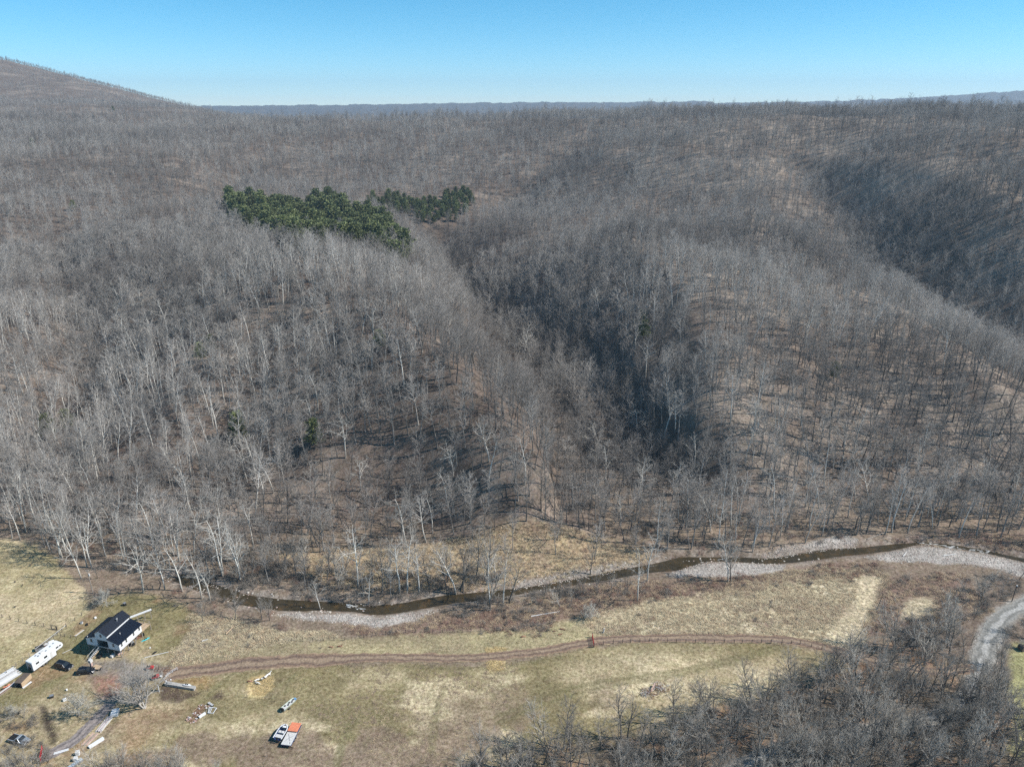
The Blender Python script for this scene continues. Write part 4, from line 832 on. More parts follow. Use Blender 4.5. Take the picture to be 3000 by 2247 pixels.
# undergrowth: saplings in the woods, brush by the creek
sx, sy_, r_ = jitter_grid(-420, 520, 120, 420, 7.0, 41); sz = zterr(sx, sy_); k = forest_mask(sx, sy_) & visible(sx, sy_, sz, 6, 60, 80) & (fbm(sx, sy_, 26, N1) > 0.42); sx, sy_, sz = sx[k], sy_[k], sz[k]; c = len(sx)
scatter('sapling_understorey', np.stack([sx, sy_, sz], 1), np.stack([NR.normal(0, .06, c), NR.normal(0, .06, c), NR.uniform(0, 6.28, c)], 1), np.repeat(NR.uniform(0.45, 1.1, c)[:, None], 3, 1), NR.randint(0, 3, c), proto_collection('sapling', [p[2] for p in PROTO['sapling']]), 'thin saplings growing under the bare forest', 'undergrowth')
def brush(name, polys, st, seed, protos, sc, label, dens=1.0, noise=None):
    xs_, ys_, zs_ = [], [], []
    for Pg in polys:
        x0, y0 = Pg.min(0); x1, y1 = Pg.max(0); x, y, r = jitter_grid(x0, x1, y0, y1, st, seed); k = (-sdf(Pg, x + (fbm(x, y, 12, N2) - 0.5) * 16, y + (fbm(x, y, 12, N4) - 0.5) * 16) > 0) & (near_line(x, y, CRKS) > 0.6) & (near_line(x, y, TRKS) > 0.8) & (near_line(x, y, RDS) > 0.6) & (r.rand(len(x)) < dens)
        if noise: k &= fbm(x, y, noise[0], N3) > noise[1]
        
        for Q in (RPATH, RPATCH): k &= -sdf(Q, x, y) < -0.5
        z = zterr(x, y); k &= visible(x, y, z, 2, 60, 60); xs_.append(x[k]); ys_.append(y[k]); zs_.append(z[k])
    x, y, z = map(np.concatenate, (xs_, ys_, zs_)); c = len(x); s = NR.uniform(*sc, c)
    scatter(name, np.stack([x, y, z], 1), np.stack([NR.normal(0, .1, c), NR.normal(0, .1, c), NR.uniform(0, 6.28, c)], 1), np.stack([s * 1.15, s * 1.15, s * NR.uniform(.7, 1.0, c)], 1), NR.randint(0, len(protos), c), proto_collection(name + '_piece', protos), label, 'brush')
    print(name, c)
RB = [p[2] for p in PROTO['redbush']]; BB = [p[2] for p in PROTO['bush']]
brush('briar_thicket', BRIAR, 1.9, 51, RB + BB[:1], (0.45, 0.95), 'reddish brown briars and weeds along the creek', 0.8, (12, 0.42))
brush('creekside_brush', [poly([(430, 1700), (560, 1720), (700, 1790), (860, 1810), (860, 1860), (760, 1850), (640, 1825), (560, 1800)]), FB, NB, poly([(1500, 1540), (2480, 1530), (2500, 1570), (2250, 1600), (2040, 1640), (1900, 1640), (1760, 1560)]), poly([(100, 1600), (420, 1690), (560, 1690), (640, 1700), (640, 1640), (300, 1560), (60, 1540)])], 3.4, 52, BB + RB[:1], (0.5, 1.15), 'grey brush and weeds on the creek banks', 0.6)
brush('grove_brush', [GROVE, GROVE2, GROVE3, LLC, LLB, LT], 2.9, 53, BB, (0.5, 1.3), 'grey brush filling the near groves', 0.85, (18, 0.36))
brush('meadow_scrub', [FARMEADOW, ROUGH, MEADOW], 4.5, 54, BB + RB, (0.3, 0.75), 'low dead weeds dotted through the tall grass', 0.7, (16, 0.5))

brush('bank_brush', [FB, poly([(590, 1735), (700, 1790), (800, 1806), (830, 1800), (700, 1765), (600, 1722)]), poly([(1280, 1790), (1500, 1760), (1700, 1718), (1720, 1730), (1500, 1785), (1330, 1808)])], 2.3, 57, BB, (0.6, 1.5), 'dark tangled brush hanging over the creek banks', 0.7)
brush('grove_understorey', [GROVE, GROVE2, GROVE3, LLC, LLB], 4.2, 56, [p[2] for p in PROTO['sapling']], (0.6, 1.25), 'thin bare saplings crowding the near groves', 0.8)
# ------------------------------------------------------------------ grass tufts and stones (stuff)
def tuft(seed, nb, h, spread, m, lean=0.5):
    r = random.Random(seed); V, F = [], []
    for k in range(nb):
        a = r.uniform(0, 6.28); d = r.uniform(0, spread); bx, by = math.cos(a) * d, math.sin(a) * d; hh = h * r.uniform(.5, 1.1); la = r.uniform(0, 6.28); ll = hh * r.uniform(0, lean) * 1.3; w = 0.03; i = len(V)
        ca, sa = math.cos(la + 1.57) * w, math.sin(la + 1.57) * w; mx_, my_ = bx + math.cos(la) * ll * .35, by + math.sin(la) * ll * .35
        V += [(bx - ca, by - sa, 0), (bx + ca, by + sa, 0), (mx_ + ca * .8, my_ + sa * .8, hh * .6), (mx_ - ca * .8, my_ - sa * .8, hh * .6), (bx + math.cos(la) * ll, by + math.sin(la) * ll, hh)]; F += [(i, i + 1, i + 2), (i, i + 2, i + 3), (i + 3, i + 2, i + 4)]
    me = bpy.data.meshes.new('tuft'); fast_mesh(me, np.array(V), np.array(F)); me.materials.append(m); return me
STRAW = mat('straw_grass', (0.64, 0.54, 0.36), 0.9, 0.3, 1.0, rand=0.25); OLIVE = mat('olive_grass', (0.35, 0.30, 0.16), 0.9, 0.3, 1.0, rand=0.25); TAN = mat('tan_grass', (0.56, 0.43, 0.28), 0.9, 0.3, 1.0, rand=0.25); BRN = mat('brown_weeds', (0.33, 0.24, 0.18), 0.9, 0.3, 1.0, rand=0.3)
def grass(name, polys, st, seed, protos, sc, label, dens=1.0, nz=None, avoid=0.4):
    xs_, ys_ = [], []
    for Pg in polys:
        x0, y0 = Pg.min(0); x1, y1 = Pg.max(0); x, y, r = jitter_grid(x0, x1, y0, y1, st, seed); x = x + r.normal(0, st * 0.6, len(x)); y = y + r.normal(0, st * 0.6, len(x)); k = (-sdf(Pg, x + (fbm(x, y, 9, N3) - 0.5) * 9, y + (fbm(x, y, 9, N1) - 0.5) * 9) > -0.4) & (r.rand(len(x)) < dens)
        if name in ('tall_dry_grass', 'creek_bank_weeds'):
            for Q in (RPATH, RPATCH): k &= -sdf(Q, x, y) < 0.3
        if nz: k &= fbm(x, y, nz[0], N4) > nz[1]
        u, v, _ = PJ(x, y, 0 * x); k &= (u > -30) & (u < 3030) & (v < 2270); x, y = x[k], y[k]
        k = (near_line(x, y, CRKS) > avoid) & (near_line(x, y, TRKS) > -0.1) & (near_line(x, y, RDS) > 0) & (near_line(x, y, DRVS) > 0)
        xs_.append(x[k]); ys_.append(y[k])
    x, y = np.concatenate(xs_), np.concatenate(ys_); z = zterr(x, y); c = len(x); s = NR.uniform(*sc, c); pa = fbm(x, y, 9, N2); s = s * (0.55 + 0.9 * pa)
    scatter(name, np.stack([x, y, z], 1), np.stack([np.zeros(c), np.zeros(c), NR.uniform(0, 6.28, c)], 1), np.repeat(s[:, None], 3, 1), NR.randint(0, len(protos), c), proto_collection(name + '_tuft', protos), label, 'grass'); print(name, c)
tl = lambda m, k0, h=0.75, nb=30, sp=0.55, ln=2.6: [tuft(k0 + i, nb, h, sp, m, ln) for i in range(2)]
grass('tall_dry_grass', [MEADOW, ROUGH], 0.72, 61, tl(STRAW, 1, 0.3) + tl(STRAW, 5, 0.25) + tl(TAN, 9, 0.3) + tl(TAN, 12, 0.22)[:1], (0.7, 1.5), 'tall dead straw grass of the meadow above the track')
grass('path_grass', [RPATH, RPATCH], 0.8, 69, tl(mat('pale_straw', (0.68, 0.58, 0.40), 0.9, 0.2, 1.0, rand=0.15), 15, 0.16), (0.7, 1.3), 'bright straw grass of the mown strip in the meadow')
grass('tan_meadow_grass', [FARMEADOW], 0.95, 62, tl(TAN, 21, 0.4) + tl(TAN, 24, 0.3) + tl(BRN, 27, 0.4)[:1] + tl(STRAW, 29, 0.35), (0.8, 1.4), 'tan tall grass in the meadow across the creek')
grass('pasture_grass', [PASTURE, STRIP], 1.1, 63, tl(mat('pasture_straw', (0.50, 0.43, 0.26), 0.9, 0.25, 1.0, rand=0.15), 31, 0.12, 26, 0.6), (0.6, 1.3), 'short straw coloured pasture grass')
grass('field_grass', [FIELD, YARD, LAWN], 1.15, 64, tl(OLIVE, 41, 0.1, 24, 0.6) + tl(mat('field_straw', (0.44, 0.37, 0.22), 0.9, 0.25, 1.0, rand=0.2), 44, 0.12, 24, 0.6), (0.6, 1.3), 'short olive and straw coloured field grass', 0.85)
grass('field_weeds', [FIELD], 1.0, 65, tl(BRN, 51, 0.2, 20, 0.5) + tl(TAN, 54, 0.2, 20, 0.5), (0.5, 1.1), 'brown dead weeds in patches of the field', 0.9, (17, 0.56))
grass('creek_bank_weeds', BRIAR + [NB], 0.8, 66, tl(BRN, 61, 0.4) + tl(TAN, 63, 0.35), (0.7, 1.3), 'brown dead weeds of the creek banks', 0.9)
grass('hay_litter', HAYS, 0.5, 67, tl(mat('hay', (0.66, 0.50, 0.25), 0.9, 0.25, 1.0, rand=0.2), 71, 0.2, 30, 0.4), (0.7, 1.3), 'scattered golden hay on the ground', 1.0, None, -9)
def rock_mesh(seed, m):
    import bmesh
    r = random.Random(seed); bm = bmesh.new(); bmesh.ops.create_icosphere(bm, subdivisions=1, radius=1)
    for v in bm.verts: v.co *= r.uniform(0.75, 1.2); v.co.z *= 0.6
    me = bpy.data.meshes.new('stone'); bm.to_mesh(me); bm.free(); me.materials.append(m); return me
ST1 = mat('stone_pale', (0.44, 0.40, 0.35), 0.85, 0.25, 2, rand=0.35); ST2 = mat('stone_red', (0.38, 0.29, 0.25), 0.85, 0.25, 2, rand=0.3)
stones = [rock_mesh(i, ST1) for i in range(3)] + [rock_mesh(9, ST2)]
sxs, sys_, ssz = [], [], []
for Pg in BARS:
    x0, y0 = Pg.min(0); x1, y1 = Pg.max(0); x, y, r = jitter_grid(x0 - 2, x1 + 2, y0 - 2, y1 + 2, 0.62, 71); k = (-sdf(Pg, x, y) > -1.0 + r.rand(len(x)) * 1.6) & (near_line(x, y, CRKS) > -0.8); u, v, _ = PJ(x, y, 0 * x); k &= (u > -30) & (u < 3030); sxs.append(x[k]); sys_.append(y[k]); ssz.append(r.uniform(0.07, 0.30, k.sum()) ** 1.0)
x, y, r = jitter_grid(-150, 190, 130, 205, 0.9, 72); d = near_line(x, y, CRKS); k = (d < 3.4 - 2.6 * r.rand(len(x))) & (d > -4) & (r.rand(len(x)) < np.where(d < 0, 0.16, 0.55) * sstep(fbm(x, y, 10, N1), 0.42, 0.62)); u, v, _ = PJ(x, y, 0 * x); k &= (u > 380) & (u < 3030)
sxs.append(x[k]); sys_.append(y[k]); ssz.append(r.uniform(0.1, 0.42, k.sum()))
x, y, s = map(np.concatenate, (sxs, sys_, ssz)); z = np.maximum(zterr(x, y), -0.85); c = len(x); print('stones', c)
scatter('creek_stones', np.stack([x, y, z], 1), NR.uniform(0, 6.28, (c, 3)) * [0.05, 0.05, 1], np.stack([s * 1.2, s, s], 1), NR.randint(0, 4, c), proto_collection('creek_stone', stones), 'pale cobbles and boulders on the gravel bars and in the creek', 'stones')
#STAGE3
# ------------------------------------------------------------------ materials for built things
WHITE = mat('white_paint', (0.78, 0.79, 0.80), 0.6, 0.04, 2); OFFW = mat('weathered_white', (0.62, 0.61, 0.59), 0.7, 0.15, 3); NAVY = mat('dark_metal_roof', (0.007, 0.011, 0.022), 0.5, 0.2, 1.5, spec=0.22)
BLACK = mat('black_rubber', (0.015, 0.015, 0.016), 0.7, 0.2, 4); GLASS = mat('dark_glass', (0.02, 0.025, 0.03), 0.08, 0.1, 2, spec=0.6); CARB = mat('black_car_paint', (0.012, 0.014, 0.020), 0.22, 0.1, 1, metal=0.3, spec=0.6)
WOOD = mat('raw_lumber', (0.50, 0.37, 0.24), 0.8, 0.2, 2.5, stretch=(0.3, 3, 3)); WOODG = mat('grey_timber', (0.33, 0.29, 0.25), 0.85, 0.25, 2.5); WOODD = mat('dark_timber', (0.13, 0.10, 0.08), 0.85, 0.25, 2.5); POSTM = mat('post_wood', (0.10, 0.085, 0.075), 0.9, 0.3, 3)
RUST = mat('rusty_steel', (0.22, 0.11, 0.07), 0.8, 0.3, 3); STEEL = mat('grey_steel', (0.38, 0.38, 0.39), 0.45, 0.15, 3, metal=0.5); GALV = mat('galvanised_pipe', (0.62, 0.62, 0.63), 0.5, 0.12, 3); RED = mat('red_paint', (0.48, 0.045, 0.045), 0.5, 0.15, 2)
ORG = mat('orange_sheet', (0.72, 0.26, 0.145), 0.6, 0.1, 2); TURQ = mat('turquoise_plastic', (0.05, 0.52, 0.58), 0.4, 0.08, 2); SILV = mat('silver_paint', (0.42, 0.46, 0.50), 0.3, 0.1, 2, metal=0.4); BLUE = mat('blue_hull', (0.035, 0.06, 0.16), 0.35, 0.15, 2)
PINKW = mat('pale_red_brick', (0.55, 0.38, 0.33), 0.8, 0.2, 3); CONC = mat('concrete', (0.42, 0.40, 0.37), 0.85, 0.15, 2); GREYT = mat('grey_tarp', (0.24, 0.26, 0.28), 0.6, 0.3, 2); DARKIN = mat('dark_interior', (0.03, 0.028, 0.026), 0.9, 0.1, 2)
GREENP = mat('pale_green_deck', (0.52, 0.58, 0.47), 0.6, 0.15, 2)

# ------------------------------------------------------------------ the house on posts
A0 = np.array(G(256, 1886, 2.3)); B0 = np.array(G(352.5, 1907, 2.3)); HRZ = math.atan2(B0[1] - A0[1], B0[0] - A0[0]); HW = float(np.linalg.norm(B0 - A0)); HD = 8.4
hs = thing('house', 'white house raised on posts under a black stepped metal roof', 'house', (A0[0], A0[1], 0), HRZ)
FZ, EZ, CZ, GZ, RZ = 2.3, 4.65, 5.75, 6.85, 8.2; XL, XR, XM = 3.5, 7.5, 5.4
def siding(nm, prof, y0, y1, m=WHITE): return MB().prism([(x, z) for x, z in prof], 1, y0, y1).obj(nm, m, hs)
front = [(0, FZ), (3.75, FZ), (3.75, 4.8), (7.35, 4.8), (7.35, FZ), (HW, FZ), (HW, EZ), (XR, CZ), (XR, GZ), (XM, RZ), (XL, GZ), (XL, CZ), (0, EZ)]
fb = MB(); fb.prism([(0, FZ), (3.75, FZ), (3.75, CZ), (XL, CZ), (0, EZ)], 1, 0, 0.15); fb.prism([(7.35, FZ), (HW, FZ), (HW, EZ), (7.5, CZ), (7.35, CZ)], 1, 0, 0.15); fb.prism([(3.75, 4.8), (7.35, 4.8), (7.35, CZ), (XR, CZ), (XR, GZ), (XM, RZ), (XL, GZ), (XL, CZ), (3.75, CZ)], 1, 0, 0.15)
fw = fb.obj('front_wall', WHITE, hs)
siding('back_wall', [(0, FZ), (HW, FZ), (HW, EZ), (XR, CZ), (XR, GZ), (XM, RZ), (XL, GZ), (XL, CZ), (0, EZ)], HD - 0.15, HD)
MB().b2((HW - 0.14, 0.15, FZ), (HW, HD - 0.15, EZ)).obj('side_wall', WHITE, hs); MB().b2((0, 0.15, FZ), (0.14, HD - 0.15, EZ)).obj('side_wall', WHITE, hs)
MB().b2((XR - 0.12, 0.15, CZ - 0.4), (XR, HD - 0.15, GZ)).obj('clerestory_wall', WHITE, hs); MB().b2((XL, 0.15, CZ - 0.4), (XL + 0.12, HD - 0.15, GZ)).obj('clerestory_wall', WHITE, hs)
def slope(nm, x0, z0, x1, z1, o=0.0, t=0.09, y0=-0.35, y1=HD + 0.35):
    b = MB().prism([(x0, z0), (x1, z1), (x1, z1 + t), (x0, z0 + t)], 1, y0, y1); r = b.obj(nm, NAVY, hs); q = MB(); n = int((y1 - y0) / 0.75)
    for k in range(1, n): yy = y0 + (y1 - y0) * k / n; q.prism([(x0, z0 + t), (x1, z1 + t), (x1, z1 + t + 0.035), (x0, z0 + t + 0.035)], 1, yy - 0.02, yy + 0.02)
    tag(q.obj('roof_seams', NAVY, r), kind='stuff'); return r
r1 = slope('roof', XM, RZ + 0.02, XR + 0.35, GZ - 0.22); r2 = slope('roof', XL - 0.35, GZ - 0.22, XM, RZ + 0.02); r3 = slope('roof', XR, CZ + 0.02, HW + 0.35, EZ - 0.09); r4 = slope('roof', -0.35, EZ - 0.09, XL, CZ + 0.02)
for rr, x, y, z in ((r1, 6.35, 5.6, 7.75), (r3, 9.2, 2.9, 5.4), (r4, 0.9, -0.1, 4.98)):
    MB().tube((x, y, z - 0.25), (x, y, z + 0.35), 0.07).tube((x, y, z + 0.33), (x, y, z + 0.42), 0.13).obj('vent_pipe', OFFW, rr)
MB().tube((6.55, 5.2, 7.4), (6.55, 5.2, 8.2), 0.16, 0.16, 10).tube((6.55, 5.2, 8.15), (6.55, 5.2, 8.3), 0.26, 0.2, 10).obj('chimney', STEEL, r1)
MB().b2((0.02, 0.02, FZ - 0.28), (HW - 0.02, HD - 0.02, FZ - 0.01)).obj('floor', WOODD, hs)
MB().b2((3.6, 2.6, FZ), (7.5, 2.7, 4.8)).obj('porch_wall', WOODG, hs); MB().b2((3.64, 0.16, FZ + 0.002), (3.74, 2.6, 4.8)).b2((7.36, 0.16, FZ + 0.002), (7.46, 2.6, 4.8)).obj('porch_side', WOODG, hs)
MB().b2((3.75, 0.0, FZ + 0.0), (7.35, 0.06, FZ + 0.22)).obj('porch_sill', OFFW, hs)
for x in (4.3, 6.3): MB().b2((x, 2.5, FZ + 0.02), (x + 0.9, 2.595, FZ + 2.0)).obj('door', WOODD, hs)
MB().b2((6.5, 1.2, FZ), (7.0, 1.7, FZ + 0.6)).obj('porch_bench', OFFW, hs)
def window(x, y, z, w, h, face):
    f = MB(); t = 0.07
    def bx(a, b, c, d): 
        if face == 'f': f.b2((a, -0.045, c), (b, 0.02, d))
        else: f.b2((HW - 0.02, a, c), (HW + 0.045, b, d))
    u = x if face == 'f' else y
    bx(u - t, u + w + t, z - t, z); bx(u - t, u + w + t, z + h, z + h + t); bx(u - t, u, z, z + h); bx(u + w, u + w + t, z, z + h); bx(u, u + w, z + h / 2 - 0.025, z + h / 2 + 0.025)
    o = f.obj('window', OFFW, hs); g = MB(); 
    for zz in (z, z + h / 2 + 0.025):
        g = MB(); a = (u, -0.02, zz) if face == 'f' else (HW + 0.002, u, zz); b = (u + w, 0.0, zz + h / 2 - 0.03) if face == 'f' else (HW + 0.02, u + w, zz + h / 2 - 0.03); g.b2(a, b).obj('pane', GLASS, o)
window(1.5, 0, 3.45, 0.62, 1.0, 'f'); window(5.2, 0, 5.85, 0.62, 0.92, 'f'); window(8.92, 0, 3.42, 0.58, 1.02, 'f')
for y in (0.66, 2.36, 5.15, 7.3): window(0, y, 3.25, 0.5, 1.1, 's')
for i in range(6):
    for j in range(4):
        if (i, j) in ((2, 0),): continue
        x, y = 0.15 + i * (HW - 0.3) / 5, 0.15 + j * (HD - 0.3) / 3; MB().b2((x - 0.09, y - 0.09, -0.1), (x + 0.09, y + 0.09, FZ - 0.28)).obj('post', WOODG, hs)
for x0, y0, x1, y1 in ((HW, 0.3, HW, 1.9), (HW, 3.1, HW, 4.6), (HW, 5.2, HW, 6.5), (0.2, 0.1, 2.2, 0.1)): MB().beam((x0 - 0.1, y0, 0.1), (x1 - 0.1, y1, FZ - 0.3), 0.1).obj('brace', WOODG, hs)
# front stair with ladder-like treads
st_ = MB(); sx0, sx1 = 3.95, 5.0
s0 = np.array((2.45, -3.0, 0.0)); s1 = np.array((3.95, -0.1, 2.25)); sd = np.array((0.95, -0.45, 0)) 
sd = sd / np.linalg.norm(sd) * 1.1
stair = thing('stair', 'open wooden stair climbing to the porch of the white house', 'stairs', (0, 0, 0)); stair.parent = hs; del stair['label']; del stair['category']
for o_ in (np.zeros(3), sd): MB().beam(s0 + o_, s1 + o_, 0.09, 0.28).obj('stringer', WOOD, stair)
for k in range(9):
    p = s0 + (s1 - s0) * (k + 0.6) / 9.5 + np.array((0, 0, 0.16)); MB().beam(p, p + sd, 0.26, 0.05).obj('tread', OFFW, stair)
for o_ in (np.array((-0.08, 0.05, 0)), sd + np.array((0.08, -0.05, 0))):
    MB().beam(s0 + o_ + (0, 0, 0.95), s1 + o_ + (0, 0, 0.95), 0.07, 0.1).obj('handrail', OFFW, stair)
    for f in (0.03, 0.5, 0.97): p = s0 + (s1 - s0) * f + o_; MB().beam(p, p + np.array((0, 0.001, 0.95)), 0.08).obj('baluster', WOODG, stair)
# back deck
MB().b2((6.9, HD, FZ - 0.2), (11.2, HD + 3.3, FZ - 0.05)).obj('deck', WOOD, hs)
for x in (7.1, 9.1, 11.1): MB().b2((x - 0.07, HD + 3.1, -0.1), (x + 0.07, HD + 3.24, FZ + 0.95)).obj('post', WOODG, hs)
MB().beam((7.1, HD + 3.17, FZ + 0.9), (11.1, HD + 3.17, FZ + 0.9), 0.07).beam((11.1, HD + 0.1, FZ + 0.9), (11.1, HD + 3.17, FZ + 0.9), 0.07).obj('deck_rail', WOODG, hs)
def hp(x, y, z=0.0):
    c, s = math.cos(HRZ), math.sin(HRZ); return (A0[0] + c * x - s * y, A0[1] + s * x + c * y, z)
pa = G(240 + 1590 / 10.357, 1770 + 345 / 10.357, 3.2); pb = G(240 + 2105 / 10.357, 1770 + 150 / 10.357, 3.2)
wb = thing('timber_beam', 'long white beam sticking out behind the raised house', 'beam', (pa[0], pa[1], 0), math.atan2(pb[1] - pa[1], pb[0] - pa[0])); L_ = math.hypot(pb[0] - pa[0], pb[1] - pa[1])
MB().b2((-1.2, -0.22, 3.0), (L_, 0.22, 3.35)).obj('plank', WHITE, wb)
for x in (0.6, L_ * 0.55, L_ - 0.4): MB().b2((x - 0.08, -0.08, 0), (x + 0.08, 0.08, 3.0)).obj('post', WOODG, wb)

# ------------------------------------------------------------------ vehicles
def wheel(parent, x, y, r, w=0.22, name='wheel'):
    t = MB().tube((x, y - w / 2, r), (x, y + w / 2, r), r, r, 16).obj(name, BLACK, parent, smooth=False); MB().tube((x, y - w / 2 - 0.015, r), (x, y + w / 2 + 0.015, r), r * 0.55, r * 0.55, 12).obj('rim', STEEL, t)
def suv(label, loc, rz, L=4.9, W=1.95, H=1.75, paint=CARB, pickup=False, group=None):
    t = thing('pickup_truck' if pickup else 'parked_car', label, 'pickup truck' if pickup else 'car', loc, rz, group); h = W / 2; gz = 0.32
    prof = [(-L / 2, gz), (-L / 2 + 0.02, 0.95), (-L / 2 + 0.1, 1.02), (L * 0.19, 1.05), (L * 0.44, 0.93), (L / 2, 0.72), (L / 2, gz)]
    rings = []
    for y, s in ((-h, 0.965), (-h * 0.88, 1.0), (h * 0.88, 1.0), (h, 0.965)): rings.append([(x * s, y, gz + (z - gz) * s) for x, z in prof])
    b = MB().loft(rings).obj('body', paint, t, bevel=0.04)
    if pickup: cab = (-0.05 * L, 0.24 * L, 0.02 * L, 0.13 * L)
    else: cab = (-0.48 * L, 0.24 * L, -0.42 * L, 0.10 * L)
    hw1, hw0 = h * 0.76, h * 0.93
    MB().loft([[(cab[0], -hw0, 1.0), (cab[1], -hw0, 1.0), (cab[1], hw0, 1.0), (cab[0], hw0, 1.0)], [(cab[2], -hw1, H - 0.06), (cab[3], -hw1, H - 0.06), (cab[3], hw1, H - 0.06), (cab[2], hw1, H - 0.06)]]).obj('window', GLASS, t, bevel=0.02)
    MB().loft([[(cab[2] - 0.03, -hw1 - 0.02, H - 0.07), (cab[3] + 0.02, -hw1 - 0.02, H - 0.07), (cab[3] + 0.02, hw1 + 0.02, H - 0.07), (cab[2] - 0.03, hw1 + 0.02, H - 0.07)], [(cab[2] + 0.08, -hw1 + 0.08, H), (cab[3] - 0.1, -hw1 + 0.08, H), (cab[3] - 0.1, hw1 - 0.08, H), (cab[2] + 0.08, hw1 - 0.08, H)]]).obj('roof', paint, t, bevel=0.02)
    p = MB()
    for s in (-1, 1):
        for x0, x1 in ((cab[0], cab[2]), (cab[1], cab[3])): p.beam((x0, s * hw0, 1.02), (x1, s * hw1, H - 0.05), 0.09)
        if not pickup: p.beam((-0.1, s * hw0, 1.02), (-0.1, s * hw1, H - 0.05), 0.1)
    p.obj('pillars', paint, t)
    if pickup:
        MB().b2((-L / 2 + 0.12, -h * 0.82, 1.0), (-0.07 * L, h * 0.82, 1.035)).obj('truck_bed', BLACK, t)
    else:
        for s in (-1, 1): MB().beam((cab[2] + 0.2, s * hw1 * 0.9, H + 0.07), (cab[3] - 0.2, s * hw1 * 0.9, H + 0.07), 0.05).obj('roof_rail', STEEL, t)
    for x in (-L * 0.31, L * 0.32):
        for s in (-1, 1): wheel(t, x, s * (h - 0.09), 0.37)
    for s in (-1, 1): MB().b2((L / 2 - 0.03, s * h * 0.6 - 0.17, 0.62), (L / 2 + 0.03, s * h * 0.6 + 0.17, 0.78)).obj('headlight', OFFW, t); MB().b2((-L / 2 - 0.03, s * h * 0.8 - 0.12, 0.7), (-L / 2 + 0.02, s * h * 0.8 + 0.12, 0.95)).obj('tail_light', RED, t); MB().b2((cab[1] - 0.35, s * (h + 0.02), 1.0), (cab[1] - 0.15, s * (h + 0.2), 1.15)).obj('wing_mirror', paint, t)
    MB().b2((L / 2 - 0.06, -h * 0.9, 0.3), (L / 2 + 0.06, h * 0.9, 0.5)).obj('bumper', STEEL, t); MB().b2((-L / 2 - 0.06, -h * 0.9, 0.35), (-L / 2 + 0.04, h * 0.9, 0.52)).obj('bumper', STEEL, t); MB().b2((L / 2 - 0.02, -h * 0.35, 0.52), (L / 2 + 0.02, h * 0.35, 0.74)).obj('grille', BLACK, t)
    return t
def car_at(p, q, **k):
    a, rz, L = ends(p, q); b = np.array(G(*q)); m = (a + b) / 2; return suv(loc=(m[0], m[1], 0), rz=rz, **k)
car_at((166, 1949), (211, 1960), label='black car parked nearest the white camper', L=4.9, pickup=False)
car_at((234, 1972), (272, 1968), label='small black car parked on the gravel beside the plank trailer', L=4.3, W=1.8, H=1.6)
car_at((28, 2163), (88, 2181), label='silver pickup parked half under the brush at the left edge', L=5.2, W=1.95, H=1.8, paint=SILV, pickup=True)

# camper
a_, rz_, L_ = ends((101, 1971), (168, 1922)); cm = thing('camper_trailer', 'long white camper trailer with raised nose beside the pasture fence', 'camper', (a_[0], a_[1], 0), rz_); CW = 2.5; CL = L_; CT = 3.35
prof = [(0, 0.62), (CL, 0.62), (CL, 1.75), (CL + 1.9, 1.75), (CL + 2.35, 2.15), (CL + 2.2, 3.05), (CL + 1.7, CT), (0.15, CT), (0, CT - 0.12)]
MB().prism(prof, 1, 0, CW).obj('body', WHITE, cm, bevel=0.06)
MB().b2((-0.03, 0.1, 0.75), (0.0, CW - 0.1, CT - 0.3)).obj('rear_panel', mat('grey_panel', (0.33, 0.32, 0.33), 0.5, 0.1, 2), cm)
MB().b2((-0.06, 0.7, 1.9), (-0.031, 1.7, 2.6)).obj('window', GLASS, cm)
MB().b2((-0.2, 0.9, 0.9), (-0.03, 1.7, 1.6)).obj('spare_wheel', BLACK, cm)
for x, z, w, h in ((1.0, 2.0, 0.9, 0.55), (3.4, 2.0, 0.9, 0.6), (CL + 0.2, 2.45, 0.8, 0.45), (CL + 1.2, 2.45, 0.5, 0.4)): MB().b2((x, -0.02, z), (x + w, 0.0, z + h)).obj('window', GLASS, cm)
MB().b2((CL - 1.7, -0.025, 0.75), (CL - 1.05, -0.001, 2.65)).obj('door', OFFW, cm)
for z in (1.15, 1.35): MB().beam((0.8, -0.015, z), (CL - 2.1, -0.015, z + 0.25), 0.02, 0.05).obj('stripe', GREYT, cm)
for x, y in ((2.2, 1.7), (2.4, 0.9), (CL - 0.6, 1.3), (CL + 0.6, 1.6), (4.6, 0.8)): MB().b2((x, y - 0.2, CT), (x + 0.4, y + 0.2, CT + 0.1)).obj('roof_vent', GREYT, cm)
MB().b2((CL * 0.5, 0.9, CT), (CL * 0.5 + 1.1, 1.6, CT + 0.28)).obj('air_conditioner', OFFW, cm, bevel=0.05)
for x in (CL * 0.42, CL * 0.42 + 0.9):
    for y in (0.12, CW - 0.12): wheel(cm, x, y, 0.38)
MB().b2((0.1, 0.2, 0.35), (CL, CW - 0.2, 0.62)).obj('chassis', BLACK, cm)
for y in (0.5, CW - 0.5): MB().tube((CL - 0.3, y, 0), (CL - 0.3, y, 0.62), 0.05).obj('landing_leg', STEEL, cm)
MB().beam((1.0, -0.06, CT - 0.15), (4.6, -0.06, CT - 0.15), 0.12).obj('awning', OFFW, cm)

